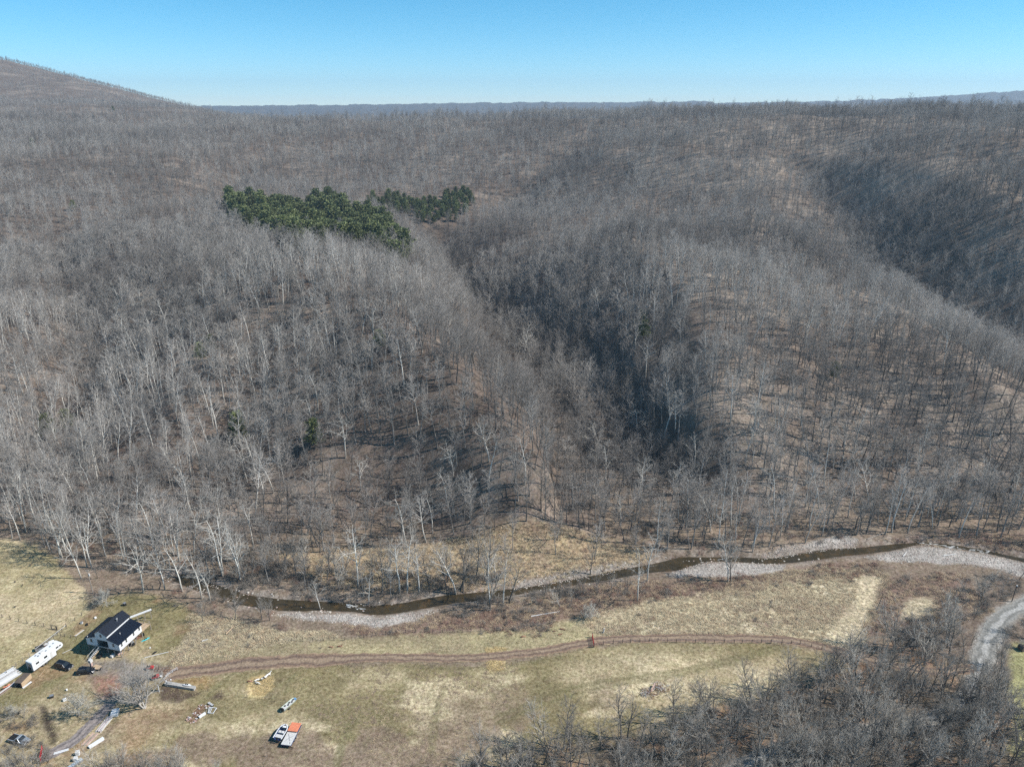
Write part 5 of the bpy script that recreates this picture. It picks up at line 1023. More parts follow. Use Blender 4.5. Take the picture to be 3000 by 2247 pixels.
# plank trailer with raw wood bed
def quad_frame(pts, z=0.0):
    P = [np.array(G(u, v, z)) for u, v in pts]; return P
def trailer(label, p, q, W, m_deck, n, z=0.55, name='utility_trailer', cat='trailer', side=0.3, tongue=1.0):
    a, rz, L = ends(p, q); t = thing(name, label, cat, (a[0], a[1], 0), rz); w = W / n
    for i in range(n): MB().b2((0, i * w + 0.01, z), (L, (i + 1) * w - 0.01, z + 0.04 + 0.008 * (i % 2))).obj('plank', m_deck, t)
    for y in (0, W): MB().beam((0, y, z + side), (L, y, z + side), 0.06).obj('side_rail', STEEL, t)
    MB().b2((0, 0, z - 0.12), (L, W, z - 0.01)).obj('chassis', BLACK, t)
    for y in (-0.14, W + 0.14): wheel(t, L * 0.45, y, 0.33, 0.18)
    if tongue: MB().beam((L, W / 2, z - 0.08), (L + tongue, W / 2, z - 0.08), 0.1).obj('tongue', BLACK, t)
    for x in (0.05, L / 2, L - 0.05):
        for y in (0, W): MB().b2((x - 0.03, y - 0.03, z), (x + 0.03, y + 0.03, z + side)).obj('stake', STEEL, t)
    return t
trailer('small trailer with raw plank bed beside the small black car', (290, 1966), (302, 1955), 2.4, WOOD, 8, tongue=0.8)
# flatbed with orange front
a_, rz_, L_ = ends((853, 2192), (884, 2131)); fbd = thing('flatbed_trailer', 'flatbed trailer with pale deck and orange sheet on its front half', 'trailer', (a_[0], a_[1], 0), rz_); W_ = 2.5; Z_ = 0.95
for i in range(8): MB().b2((0, i * W_ / 8 + 0.01, Z_), (L_ * 0.62, (i + 1) * W_ / 8 - 0.01, Z_ + 0.05)).obj('plank', OFFW, fbd)
MB().b2((0, -0.02, Z_ - 0.3), (L_, W_ + 0.02, Z_ - 0.01)).obj('chassis', BLUE, fbd)  # blue colour paints the bluish shadow along the trailer's side
MB().b2((L_ * 0.60, 0, Z_ + 0.25), (L_ * 1.02, W_, Z_ + 0.42)).obj('orange_sheet', ORG, fbd, bevel=0.03)
q = MB()
for i in range(9): q.b2((L_ * 0.60, (i + 0.4) * W_ / 9, Z_ + 0.42), (L_ * 1.02, (i + 0.6) * W_ / 9, Z_ + 0.455))
q.obj('sheet_ribs', ORG, fbd)
MB().b2((L_ * 0.62, 0.1, Z_), (L_ * 1.0, W_ - 0.1, Z_ + 0.25)).obj('sheet_frame', DARKIN, fbd)
for k, (x0, y0, x1, y1) in enumerate(((1.2, 0.8, 3.2, 1.9), (1.0, 2.0, 2.6, 0.7), (0.3, 0.4, 1.0, 0.6))): MB().beam((x0, y0, Z_ + 0.09), (x1, y1, Z_ + 0.09), 0.05).obj('strap', GREYT, fbd)
for x in (L_ * 0.35, L_ * 0.35 + 0.9):
    for y in (0.1, W_ - 0.1): wheel(fbd, x, y, 0.4)
MB().beam((0.0, -0.6, 0.35), (0.0, W_ + 0.1, 0.35), 0.12).obj('bumper', BLACK, fbd); MB().beam((L_, W_ / 2, 0.7), (L_ + 1.2, W_ / 2, 0.6), 0.12).obj('tongue', BLACK, fbd)
# boats
def hull(L, W, H, n=9, bow=0.55, z0=0.55):
    R_ = []
    for i in range(n):
        t = i / (n - 1); w = W / 2 * (1 if t < bow else math.sqrt(max(0.02, 1 - ((t - bow) / (1 - bow)) ** 2))); k = z0 + 0.25 * max(0, t - 0.6) ; top = z0 + H * (1 + 0.15 * t)
        R_.append([(t * L, -w, top), (t * L, -w * 0.75, k + 0.1), (t * L, 0, k), (t * L, w * 0.75, k + 0.1), (t * L, w, top), (t * L, w * 0.86, top), (t * L, w * 0.7, k + 0.3), (t * L, 0, k + 0.25), (t * L, -w * 0.7, k + 0.3), (t * L, -w * 0.86, top)])
    return R_
a_, rz_, L_ = ends((814, 2174), (838, 2136)); sb = thing('motor_boat', 'small motor boat with white rim and navy hull on its trailer', 'boat', (a_[0], a_[1], 0), rz_); L_ += 0.3
MB().loft(hull(L_, 2.1, 0.75)).obj('hull', BLUE, sb, smooth=False)
q = MB()
for s in (-1, 1):
    pts = [(r[4 if s > 0 else 0]) for r in hull(L_, 2.14, 0.78)]
    for i in range(len(pts) - 1): q.beam(pts[i], pts[i + 1], 0.22, 0.08)
q.obj('gunwale', WHITE, sb)
MB().b2((L_ * 0.68, -0.5, 1.25), (L_ * 0.9, 0.5, 1.36)).obj('bow_deck', WHITE, sb, bevel=0.04); MB().b2((0.3, -0.85, 1.1), (1.2, 0.85, 1.3)).obj('rear_deck', OFFW, sb)
MB().b2((1.6, -0.7, 0.95), (2.3, -0.1, 1.45)).obj('seat', OFFW, sb, bevel=0.05); MB().b2((1.6, 0.1, 0.95), (2.3, 0.7, 1.45)).obj('seat', OFFW, sb, bevel=0.05); MB().b2((2.9, -0.8, 1.3), (3.0, 0.8, 1.7)).obj('windscreen', GLASS, sb)
MB().tube((-0.25, 0, 0.5), (-0.15, 0, 1.7), 0.12, 0.2, 8).obj('outboard_motor', BLACK, sb)
bt = thing('boat_trailer', 'narrow steel trailer carrying the white and navy motor boat', 'trailer', (a_[0], a_[1], 0), rz_)
for y in (-0.7, 0.7): MB().beam((0.0, y, 0.48), (L_ + 0.2, y * 0.2, 0.48), 0.08).obj('rail', STEEL, bt); wheel(bt, L_ * 0.3, y * 1.35, 0.3, 0.18)
MB().beam((0.1, -0.85, 0.42), (0.1, 0.85, 0.42), 0.08).obj('crossbar', STEEL, bt)
a_, rz_, L_ = ends((829, 2085), (869, 2052)); jb = thing('flat_boat', 'flat pale boat with round seats alone in the field', 'boat', (a_[0], a_[1], 0), rz_)
MB().loft(hull(L_, 1.5, 0.5, bow=0.8)).obj('hull', GREENP, jb)
MB().b2((0.1, -0.62, 0.93), (L_ * 0.86, 0.62, 0.97)).obj('deck', OFFW, jb)
for x, y in ((1.0, 0.2), (1.7, -0.2), (2.3, 0.15), (2.9, -0.2), (3.5, 0.1)): MB().tube((x, y, 0.97), (x, y, 1.2), 0.17, 0.2, 10).obj('seat', BLACK, jb)
MB().b2((-0.25, -0.45, 0.55), (0.2, 0.45, 1.15)).obj('outboard_motor', BLACK, jb, bevel=0.06); MB().b2((L_ * 0.86, -0.4, 0.98), (L_ * 0.97, 0.3, 1.06)).obj('bow_cover', mat('sky_blue_cover', (0.12, 0.30, 0.55), 0.5), jb)
jt = thing('boat_trailer', 'low steel trailer under the flat pale boat', 'trailer', (a_[0], a_[1], 0), rz_)
for y in (-0.5, 0.5): MB().beam((0.0, y, 0.42), (L_, y * 0.2, 0.42), 0.08).obj('rail', STEEL, jt); wheel(jt, L_ * 0.35, y * 1.5, 0.28, 0.16)
MB().beam((L_, 0, 0.42), (L_ + 1.1, 0, 0.42), 0.08).obj('tongue', STEEL, jt)
def kayak(label, p, q, m, z=0.0, W=0.75, name='kayak', cat='kayak'):
    a, rz, L = ends(p, q); t = thing(name, label, cat, (a[0], a[1], z), rz); rings = []
    for i in range(11):
        s = i / 10; w = W / 2 * max(0.04, math.sin(math.pi * s) ** 0.7); h = 0.32 * (0.5 + 0.5 * math.sin(math.pi * s)); rings.append([(s * L, w * math.cos(a2), h * 0.5 + h * 0.5 * math.sin(a2) + 0.02) for a2 in [k * math.pi / 4 for k in range(8)]])
    MB().loft(rings).obj('hull', m, t, smooth=True)
    for x in (0.42, 0.6): MB().tube((L * x, 0, 0.3), (L * x, 0, 0.36), 0.2, 0.2, 10).obj('seat', BLACK, t)
    return t
kayak('turquoise kayak lying on the grass right of the raised house', (413, 1881), (440, 1867), TURQ)
kayak('black canoe lying beside the long white pole in the yard', (445, 1918), (461, 1908), BLACK, name='canoe', cat='canoe')
kayak('orange kayak on the rack beside the white boards at the left edge', (9, 2022), (33, 2010), ORG, z=0.7)
kayak('white canoe on the concrete wall between the track and the yard', (536, 2013), (562, 2015), WHITE, z=0.85, name='canoe', cat='canoe')

# ------------------------------------------------------------------ wooden crate shed and board stacks
a_, rz_, L_ = ends((66, 2014), (94, 1985)); cs = thing('wooden_shed', 'long low wooden box shed with one dark open end', 'shed', (a_[0], a_[1], 0), rz_); w_ = 2.0; h_ = 1.5
for k in range(6): MB().b2((0, -0.03 + 0.006 * (k % 2), h_ * k / 6 + 0.01), (L_, 0.03, h_ * (k + 1) / 6 - 0.01)).obj('plank', WOOD, cs)
MB().b2((0, w_ - 0.03, 0), (L_, w_ + 0.03, h_)).obj('back_panel', WOODG, cs); MB().b2((L_ - 0.05, 0.03, 0), (L_, w_ - 0.03, h_)).obj('end_panel', WOODG, cs); MB().b2((0.1, 0.03, 0.0), (L_ - 0.05, w_ - 0.03, 0.08)).obj('floor', DARKIN, cs)
for k in range(5): MB().b2((-0.05, w_ * k / 5 + 0.01, h_ + 0.002), (L_ + 0.05, w_ * (k + 1) / 5 - 0.01, h_ + 0.05 + 0.01 * (k % 2))).obj('roof_board', WOODD, cs)
MB().b2((-0.04, 0.0, 0.3), (-0.001, 0.35, h_)).obj('end_board', RUST, cs)
def stack(label, p, q, W, n, layers, m_list, name='board_stack', cat='boards', seed=1, z=0.0, wob=0.25):
    a, rz, L = ends(p, q); t = thing(name, label, cat, (a[0], a[1], z), rz); r = random.Random(seed); w = W / n
    for lay in range(layers):
        for i in range(n):
            if lay and r.random() < 0.35: continue
            x0 = r.uniform(-wob, wob) * L * 0.35; x1 = L + r.uniform(-wob, wob) * L * 0.35; b = MB().box(((x0 + x1) / 2, (i + 0.5) * w, 0.06 + lay * 0.11), (x1 - x0, w * r.uniform(0.55, 0.85), 0.09), r.uniform(-0.02, 0.02)); b.obj('board', r.choice(m_list), t)
    for x in (0.15 * L, 0.85 * L): MB().b2((x, 0, -0.1), (x + 0.1, W, 0.012)).obj('bearer', WOODD, t)
    return t
stack('wide spread of long white boards behind the camper at the left edge', (-14, 2022), (62, 1975), 4.6, 15, 3, [OFFW, WHITE, GALV, WOODG], seed=3)
stack('stack of long pale pipes and boards ending at the white truck cap', (299, 2143), (333, 2100), 1.5, 8, 4, [OFFW, GALV, PINKW, WOODG], name='pipe_stack', cat='pipes', seed=4)
stack('low stack of pinkish white boards nearest the bottom of the driveway', (256, 2184), (287, 2152), 1.7, 6, 2, [OFFW, PINKW, WHITE, WOODG], seed=5)
stack('pair of pale poles on the grass left of the raised house', (222, 1864), (247, 1846), 0.9, 2, 1, [OFFW, WOOD], name='pole_pair', cat='poles', seed=6, wob=0.1)
stack('short stack of white boards below the wooden box shed', (70, 2016), (96, 1996), 0.6, 3, 1, [WHITE, OFFW], seed=7)
stack('long white boards beside the farm gate on the driveway', (157, 2212), (200, 2199), 0.7, 2, 2, [WHITE], seed=8, wob=0.05)
stack('grey and orange boards under the orange kayak', (0, 2038), (50, 2002), 1.3, 5, 2, [WOODG, OFFW, RUST], seed=9)
def box_thing(name, label, cat, u, v, d, m, rz=0.0, z=0.0, part='body', lid=None, bev=0.04):
    p = G(u, v, z); t = thing(name, label, cat, (p[0], p[1], z), rz); MB().box((0, 0, d[2] / 2), d).obj(part, m, t, bevel=bev)
    if lid: MB().box((0, 0, d[2] + 0.04), (d[0] + 0.06, d[1] + 0.06, 0.08)).obj('lid', lid, t, bevel=0.02)
    return t
tc_ = box_thing('truck_cap', 'white truck cap standing at the top end of the pipe stack', 'truck cap', 338, 2091, (1.7, 2.0, 0.9), WHITE, HRZ + 0.5); MB().b2((-0.87, -0.8, 0.3), (-0.85, 0.8, 0.7)).obj('window', GLASS, tc_)
box_thing('chest_freezer', 'long white chest beside the low board stack', 'freezer', 283, 2178, (3.4, 0.75, 0.5), WHITE, math.atan2(1.0, 0.62) - 0.1, lid=WHITE)
box_thing('white_crate', 'upright white crate below the driveway, upper of two', 'crate', 229, 2211, (0.8, 0.8, 1.1), WHITE, 0.3, lid=OFFW); box_thing('white_crate', 'upright white crate below the driveway, lower of two', 'crate', 223, 2228, (0.75, 0.8, 1.0), WHITE, 0.2, lid=OFFW)
gh = box_thing('cold_frame', 'glazed cold frame poking from the bottom left scrub', 'cold frame', 222, 2240, (3.2, 1.0, 0.6), STEEL, 1.0); 
for k in range(4): MB().box((-1.2 + 0.8 * k, 0, 0.63), (0.72, 0.9, 0.03)).obj('pane', mat('pale_glass', (0.5, 0.55, 0.58), 0.2), gh)
box_thing('grey_junk_cart', 'dark covered cart between the camper and the rail fence', 'cart', 116, 1902, (1.9, 1.2, 0.9), GREYT, 0.6, lid=DARKIN)
box_thing('white_tank', 'white tank lying behind the nose of the camper', 'tank', 151, 1884, (1.5, 0.9, 0.8), WHITE, 0.7, bev=0.2); box_thing('scrap_heap', 'small heap of scrap by the nose of the camper', 'scrap', 138, 1890, (1.3, 0.9, 0.5), RUST, 0.4, lid=OFFW)
box_thing('white_board_sign', 'tilted white board standing below the spreading tree', 'board', 466, 2024, (0.9, 0.12, 1.9), WHITE, -0.9, bev=0.01)
bo = box_thing('garbage_bin', 'dark bin beside the back corner of the raised house', 'bin', 388, 1890, (0.9, 1.3, 1.2), BLACK, HRZ + 1.2, lid=GREYT)
for i, (u, v, lab, m, d) in enumerate([(382, 1884, 'white appliance leaning under the side wall of the house', OFFW, (0.9, 0.8, 1.3)), (420, 1862, 'dark barrel near the far corner of the house side wall', BLACK, (0.6, 0.6, 0.9)), (408, 1868, 'rusty frame heap under the far end of the side wall', RUST, (1.6, 1.0, 0.5)), (351, 1915, 'pale red barrow at the near corner of the house', PINKW, (1.2, 0.8, 0.6)), (331, 1923, 'white and black mower in front of the raised house', OFFW, (1.2, 0.8, 0.7)), (293, 1925, 'black cart right of the foot of the stair', BLACK, (1.1, 0.8, 0.7)),
        (240, 1826, 'white bucket on the grass left of the house', WHITE, (0.6, 0.6, 0.5)), (255, 1830, 'black crate on the grass left of the house', BLACK, (0.9, 0.6, 0.4)), (280, 1811, 'round white tub left of the black roof', WHITE, (0.6, 0.6, 0.5)), (366, 1773, 'dark cooker with pale base on the grass behind the house', BLACK, (0.8, 0.7, 0.9)), (472, 1983, 'white bucket beside the red mower', WHITE, (0.5, 0.5, 0.5)), (440, 1899, 'white jug right of the side wall', WHITE, (0.35, 0.35, 0.4)), (152, 2042, 'dark box with pale lid beside the bushy tree', DARKIN, (0.9, 0.7, 0.6)), (190, 2052, 'white drum behind the bushy tree', WHITE, (0.8, 0.6, 0.7)), (196, 2022, 'small white pail above the bushy tree', WHITE, (0.4, 0.4, 0.5))]):
    box_thing(lab.split(' ')[1] if lab.split(' ')[0] in ('white', 'dark', 'black', 'rusty', 'red') and lab.split(' ')[1] not in ('and', 'red') else 'yard_item', lab, 'yard item', u, v, d, m, 0.3 * i, bev=0.08, lid=(STEEL if i % 3 == 0 else None))
# reddish ride-on mowers
def mower(label, u, v, rz):
    p = G(u, v); t = thing('ride_on_mower', label, 'mower', (p[0], p[1], 0), rz); MB().b2((-0.9, -0.45, 0.35), (0.95, 0.45, 0.62)).obj('body', RED, t, bevel=0.06); MB().b2((0.2, -0.35, 0.62), (0.95, 0.35, 0.95)).obj('hood', RED, t, bevel=0.08); MB().b2((-0.6, -0.28, 0.62), (-0.1, 0.28, 0.85)).obj('seat', BLACK, t, bevel=0.05); MB().b2((-0.65, -0.28, 0.8), (-0.55, 0.28, 1.2)).obj('backrest', BLACK, t)
    for x, r in ((-0.6, 0.33), (0.65, 0.24)):
        for s in (-1, 1): wheel(t, x, s * 0.5, r, 0.2)
    MB().tube((0.1, 0, 0.9), (0.0, 0, 1.1), 0.2, 0.2, 10).obj('steering_wheel', BLACK, t)
mower('red ride-on mower on the gravel above the spreading tree', 440, 1959, 0.1); mower('red ride-on mower beside a white bucket near the guard rail', 456, 1986, 0.5)
# harrow, guard rail, wall, lamp posts
p = G(478, 1962); t = thing('field_harrow', 'rusty harrow frame lying above the curved guard rail', 'harrow', (p[0], p[1], 0), 0.05)
for y in (-0.7, 0, 0.7): MB().beam((-2.2, y, 0.25), (2.0, y, 0.25), 0.07).obj('bar', RUST, t)
for x in (-2.1, -1.2, -0.3, 0.6, 1.5): MB().beam((x, -0.8, 0.22), (x + 0.1, 0.8, 0.22), 0.07).obj('crossbar', RUST, t)
MB().beam((-1.2, 0, 0.2), (-1.2, 0.3, 1.5), 0.1).obj('mast', WOODD, t)
t = thing('guard_rail', 'curved white double pipe rail beside the track end', 'railing', G(481, 1992), 0)
pts = [np.array(G(*q)) - np.array(G(481, 1992)) for q in ((481, 1994), (493, 1980), (506, 1970), (520, 1962))]
for z in (0.5, 0.9):
    for i in range(3): MB().tube(pts[i] + (0, 0, z), pts[i + 1] + (0, 0, z), 0.05, n=6).obj('rail', GALV, t)
for q_ in pts: MB().tube(q_, q_ + np.array((0, 0, 0.95)), 0.06, n=6).obj('post', GALV, t)
a_, rz_, L_ = ends((486, 2005), (572, 2020)); t = thing('retaining_wall', 'low grey wall stretching from the spreading tree into the field', 'wall', (a_[0], a_[1], 0), rz_); MB().b2((0, -0.45, 0), (L_, 0.45, 0.75)).obj('wall', CONC, t, bevel=0.05); MB().b2((-0.05, -0.5, 0.752), (L_ + 0.05, 0.5, 0.83)).obj('coping', CONC, t)
for u, v, lab in ((504, 2008, 'lamp post with white globe, right one by the low wall'), (490, 2012, 'lamp post with white globe, left one by the low wall')):
    t = thing('lamp_post', lab, 'lamp post', G(u, v), 0); MB().tube((0, 0, 0), (0, 0, 1.9), 0.05, n=6).obj('pole', STEEL, t); b = MB()
    for i in range(6):
        a0, a1 = math.pi * i / 6, math.pi * (i + 1) / 6; b.tube((0, 0, 2.05 - 0.2 * math.cos(a0)), (0, 0, 2.05 - 0.2 * math.cos(a1)), max(0.2 * math.sin(a0), 0.005), max(0.2 * math.sin(a1), 0.005), 10, cap=False)
    b.obj('globe', WHITE, t, smooth=True)
t = thing('box_post', 'pinkish white box on a post at the foot of the stair', 'post', G(270, 1955), HRZ); MB().b2((-0.25, -0.25, 0), (0.25, 0.25, 1.9)).obj('post', PINKW, t); MB().b2((-0.42, -0.42, 1.9), (0.42, 0.42, 2.7)).obj('box', OFFW, t, bevel=0.03); MB().b2((-0.2, -0.44, 2.1), (0.2, -0.421, 2.5)).obj('opening', DARKIN, t)
def pole_thing(name, label, cat, p, q, r, m, z=0.12):
    a = np.array(G(*p, z)); b = np.array(G(*q, z)); t = thing(name, label, cat, (a[0], a[1], 0), 0); d = b - a
    MB().tube((0, 0, z), (d[0], d[1], z + 0.02), r, r * 0.8, 7).obj('pole', m, t); return t
pole_thing('long_pole', 'long white pole lying across the yard beside the black canoe', 'pole', (424, 1926), (494, 1909), 0.12, OFFW); pole_thing('long_pole', 'white pole lying across the edge of the house shadow', 'pole', (183, 1913), (212, 1900), 0.08, OFFW); pole_thing('long_pole', 'short yellow pole on the grass in front of the camper', 'pole', (113, 1982), (131, 1962), 0.06, WOOD)
# utility pole
up = G(273, 1738); t = thing('utility_pole', 'tall utility pole with white transformer at the pasture corner', 'utility pole', up, 0); MB().tube((0, 0, 0), (0, 0, 8.8), 0.15, 0.11, 8).obj('pole', WOODG, t); MB().tube((0.28, 0, 6.7), (0.28, 0, 7.5), 0.22, 0.22, 10).obj('transformer', OFFW, t); MB().beam((-0.5, 0, 8.5), (0.5, 0, 8.5), 0.1).obj('crossarm', WOODG, t)
for x in (-0.45, 0, 0.45): MB().tube((x, 0, 8.55), (x, 0, 8.75), 0.05, n=6).obj('insulator', WHITE, t)
t = thing('utility_pole', 'leaning dark pole in the pale cut path of the meadow', 'utility pole', G(2569, 1786), 0); MB().tube((0, 0, 0), (0.9, 0.2, 5.6), 0.14, 0.09, 7).obj('pole', WOODD, t)
t = thing('utility_pole', 'slim pole with a cap beside the gravel road bend', 'utility pole', G(2964, 1762), 0); MB().tube((0, 0, 0), (0.1, 0, 6.0), 0.14, 0.1, 7).obj('pole', WOODD, t); MB().tube((0.1, 0, 5.8), (0.1, 0, 6.15), 0.22, 0.2, 8).obj('cap', OFFW, t)
t = thing('dead_stump', 'pale broken post standing above the red track gate', 'post', G(1767, 1854), 0); MB().tube((0, 0, 0), (0.25, 0, 1.7), 0.22, 0.16, 8).obj('post', OFFW, t)

# ------------------------------------------------------------------ fences and gates
def fence(name, label, px, h=1.25, r=0.085, wires=(0.4, 0.75, 1.1), m=POSTM, cat='fence'):
    P = [np.array((*G(*q)[:2], 0.0)) for q in px]; P = [np.array((p[0], p[1], zt1(p[0], p[1]))) for p in P]; o = P[0]; t = thing(name, label, cat, tuple(o), 0); me = None
    for p in P:
        lean = (rnd.gauss(0, .03), rnd.gauss(0, .03)); d = p - o; MB().tube((d[0], d[1], d[2] - 0.1), (d[0] + lean[0], d[1] + lean[1], d[2] + h * rnd.uniform(.93, 1.07)), r, r * 0.85, 6).obj('post', m, t)
    for z in wires:
        b = MB()
        for i in range(len(P) - 1): b.tube(P[i] - o + (0, 0, z), P[i + 1] - o + (0, 0, z), 0.008, n=3, cap=False)
        b.obj('wire', STEEL, t)
    return t
Z4 = lambda L: [(700 + x / 2.765, 1800 + y / 2.765) for x, y in L]
Z5 = lambda L: [(1400 + x / 2.218, 1500 + y / 2.218) for x, y in L]
Z6 = lambda L: [(2200 + x / 2.219, 1500 + y / 2.219) for x, y in L]
Z2 = lambda L: [(200 + x / 2.911, 1700 + y / 2.911) for x, y in L]
fence('wire_fence', 'line of dark posts between the creek briars and the straw strip', Z4([(320, 218), (430, 218), (520, 217), (600, 215), (685, 213), (770, 210), (855, 207), (1010, 188), (1110, 170), (1190, 160), (1275, 150), (1350, 148), (1430, 146), (1505, 145), (1570, 147), (1650, 145), (1745, 147), (1810, 145), (1880, 138), (1960, 132), (2070, 130), (2140, 124)]) + Z5([(108, 768), (165, 765), (228, 762), (300, 755), (358, 745), (412, 742), (465, 727)]))
fence('rail_fence', 'row of evenly spaced dark posts along the track right of the red gate', Z5([(815, 862), (880, 855), (940, 850), (992, 848), (1053, 843), (1115, 840), (1170, 843), (1230, 845), (1290, 846), (1351, 848), (1413, 850), (1477, 850), (1535, 850), (1600, 850), (1665, 850), (1717, 850), (1780, 850), (1842, 850), (1905, 852), (1975, 852)]) + Z6([(68, 848), (130, 850), (200, 852), (262, 855), (318, 862), (392, 877), (460, 892)]), h=1.35, r=0.09)
fence('wire_fence', 'post line crossing the straw pasture to the corner brace', [(-20, 1805), (7, 1809), (31, 1814), (55, 1819.5), (80, 1825), (104, 1830.5), (129, 1835), (152, 1842), (166, 1844)], h=1.3)
fence('wire_fence', 'post line climbing from the white rail towards the utility pole', [(195, 1835), (220, 1818), (240, 1804), (262, 1780), (262, 1755), (255, 1735), (246, 1705)], h=1.2)
fence('wire_fence', 'short sagging post line with briars left of the house', [(166, 1856), (178, 1861), (190, 1864), (208, 1868), (224, 1871)], h=0.9)
fence('wire_fence', 'sparse thin posts along the left end of the dirt track', Z2([(1088, 765), (1145, 755), (1240, 742), (1343, 728), (1480, 706), (1620, 684), (1790, 668), (1950, 655)]), h=1.1, r=0.045, wires=(0.8,))
fence('electric_fence', 'thin posts round the hay and boats in the field', Z2([(1190, 945), (1310, 965), (1447, 985), (1525, 998), (1672, 1017), (1765, 1031), (1852, 1043)]) + [(827, 2082), (804, 2132), (790, 2160), (777, 2190), (784, 2215), (772, 2244)], h=1.35, r=0.045, wires=(0.9,))
t = thing('corner_brace', 'dark square timber brace at the end of the pasture post line', 'fence', G(152, 1842), 0); p2 = np.array(G(168, 1845)) - np.array(G(152, 1842)); 
for q_ in (np.zeros(3), p2): MB().tube(q_, q_ + np.array((0, 0, 1.5)), 0.1, n=6).obj('post', POSTM, t)
MB().tube((0, 0, 1.4), p2 + (0, 0, 1.4), 0.07, n=6).tube((0, 0, 0.1), p2 + (0, 0, 0.1), 0.06, n=6).obj('rail', POSTM, t)
a_, rz_, L_ = ends((105, 1912), (195, 1842)); t = thing('pipe_rail_fence', 'long straight white pipe rail behind the camper', 'fence', (a_[0], a_[1], 0), rz_)
MB().tube((0, 0, 1.3), (L_, 0, 1.3), 0.06, n=6).obj('rail', GALV, t); MB().tube((0, 0, 0.8), (L_ * 0.8, 0, 0.8), 0.045, n=6).obj('rail', WOODG, t)
for k in range(8): MB().tube((L_ * k / 7, 0, 0), (L_ * k / 7, 0, 1.35), 0.07, n=6).obj('post', POSTM, t)
fence('wire_fence', 'leaning pale posts beside the white board spread', [(-10, 1990), (20, 1972), (48, 1951), (68, 1938), (88, 1925)], h=1.5, m=WOODG)
def gate(label, p, q, n=7, h=1.35):
    a, rz, L = ends(p, q); t = thing('field_gate', label, 'gate', (a[0], a[1], 0.12), rz)
    for k in range(n): MB().tube((0, 0, 0.08 + (h - 0.1) * k / (n - 1)), (L, 0, 0.08 + (h - 0.1) * k / (n - 1)), 0.035, n=6).obj('bar', RED, t)
    for x in (0, L / 3, 2 * L / 3, L): MB().b2((x - 0.04, -0.05, 0.02), (x + 0.04, 0.05, h)).obj('upright', RED, t)
    for x in (-0.18, L + 0.18): MB().tube((x, 0, -0.15), (x, 0, h + 0.3), 0.11, n=7).obj('gate_post', WOODD, t)
gate('red tubular gate across the dirt track in mid field', (1740, 1895), (1735, 1868)); gate('red tubular gate across the bottom of the gravel driveway', (119, 2234), (126, 2196))

# ------------------------------------------------------------------ garden bed with frame
t = thing('window_frame', 'white framed rack lying on the grass beside the dug bed', 'frame', G(612, 2090), 0); o_ = np.array(G(612, 2090)); c_ = [np.array(G(*q)) - o_ for q in ((610, 2090), (625, 2091), (635, 2076), (614, 2073))]
def L4(a, b, f): return a + (b - a) * f
for i in range(4): MB().beam(c_[i] + (0, 0, 0.3), c_[(i + 1) % 4] + (0, 0, 0.3), 0.12, 0.1).obj('frame_bar', WHITE, t)
for f in (0.18, 0.38): MB().beam(L4(c_[0], c_[1], f) + (0, 0, 0.3), L4(c_[3], c_[2], f) + (0, 0, 0.3), 0.1, 0.08).obj('frame_bar', WHITE, t)
for q_ in c_: MB().b2(q_ - 0.05, q_ + np.array((0.05, 0.05, 0.3))).obj('leg', WHITE, t)
e_ = [np.array(G(*q)) - o_ for q in ((600.5, 2089), (609, 2076))]; MB().beam(c_[0] + (0, 0, 0.25), e_[0] + (0, 0, 0.25), 0.06).beam(c_[3] + (0, 0, 0.25), e_[1] + (0, 0, 0.25), 0.06).beam(e_[0] + (0, 0, 0.25), e_[1] + (0, 0, 0.25), 0.06).obj('side_bar', GREYT, t)
box_thing('bench', 'white bench beside the dug bed', 'bench', 593, 2097, (1.7, 0.5, 0.45), WHITE, math.atan2(1.0, 0.8), lid=WHITE)
a_, rz_, L_ = ends((611, 2060), (625, 2069)); t = thing('wood_rack', 'small dark rack with white slats above the dug bed', 'rack', (a_[0], a_[1], 0), rz_); MB().b2((0, -0.25, 0.1), (L_, 0.25, 0.35)).obj('frame', DARKIN, t)
for k in range(7): MB().b2((L_ * k / 7 + 0.03, -0.26, 0.352), (L_ * k / 7 + 0.12, 0.26, 0.42)).obj('slat', WHITE, t)
bk = 0
for i, (u, v, n_, lab) in enumerate([(590, 2065, 3, 'upper left'), (604, 2067, 3, 'upper right'), (580, 2077, 4, 'middle left'), (598, 2076, 2, 'middle right'), (568, 2092, 5, 'lower left'), (586, 2092, 3, 'lower right'), (554, 2105, 12, 'bottom left corner'), (573, 2110, 8, 'bottom right corner'), (561, 2120, 3, 'lowest')]):
    p = G(u, v); t = thing('brick_pile', f'small pile of pale red blocks at the {lab} of the dug bed', 'blocks', (p[0], p[1], 0), rnd.uniform(0, 3))
    for k in range(n_): MB().box((rnd.gauss(0, .32), rnd.gauss(0, .28), 0.1 + (0.2 if k > 6 else 0)), (0.4, 0.2, 0.2), rnd.uniform(0, 3)).obj('block', PINKW if k % 3 else OFFW, t)
pole_thing('long_pole', 'yellow pole along the left edge of the dug bed', 'pole', (564, 2085), (579, 2072), 0.05, WOOD)
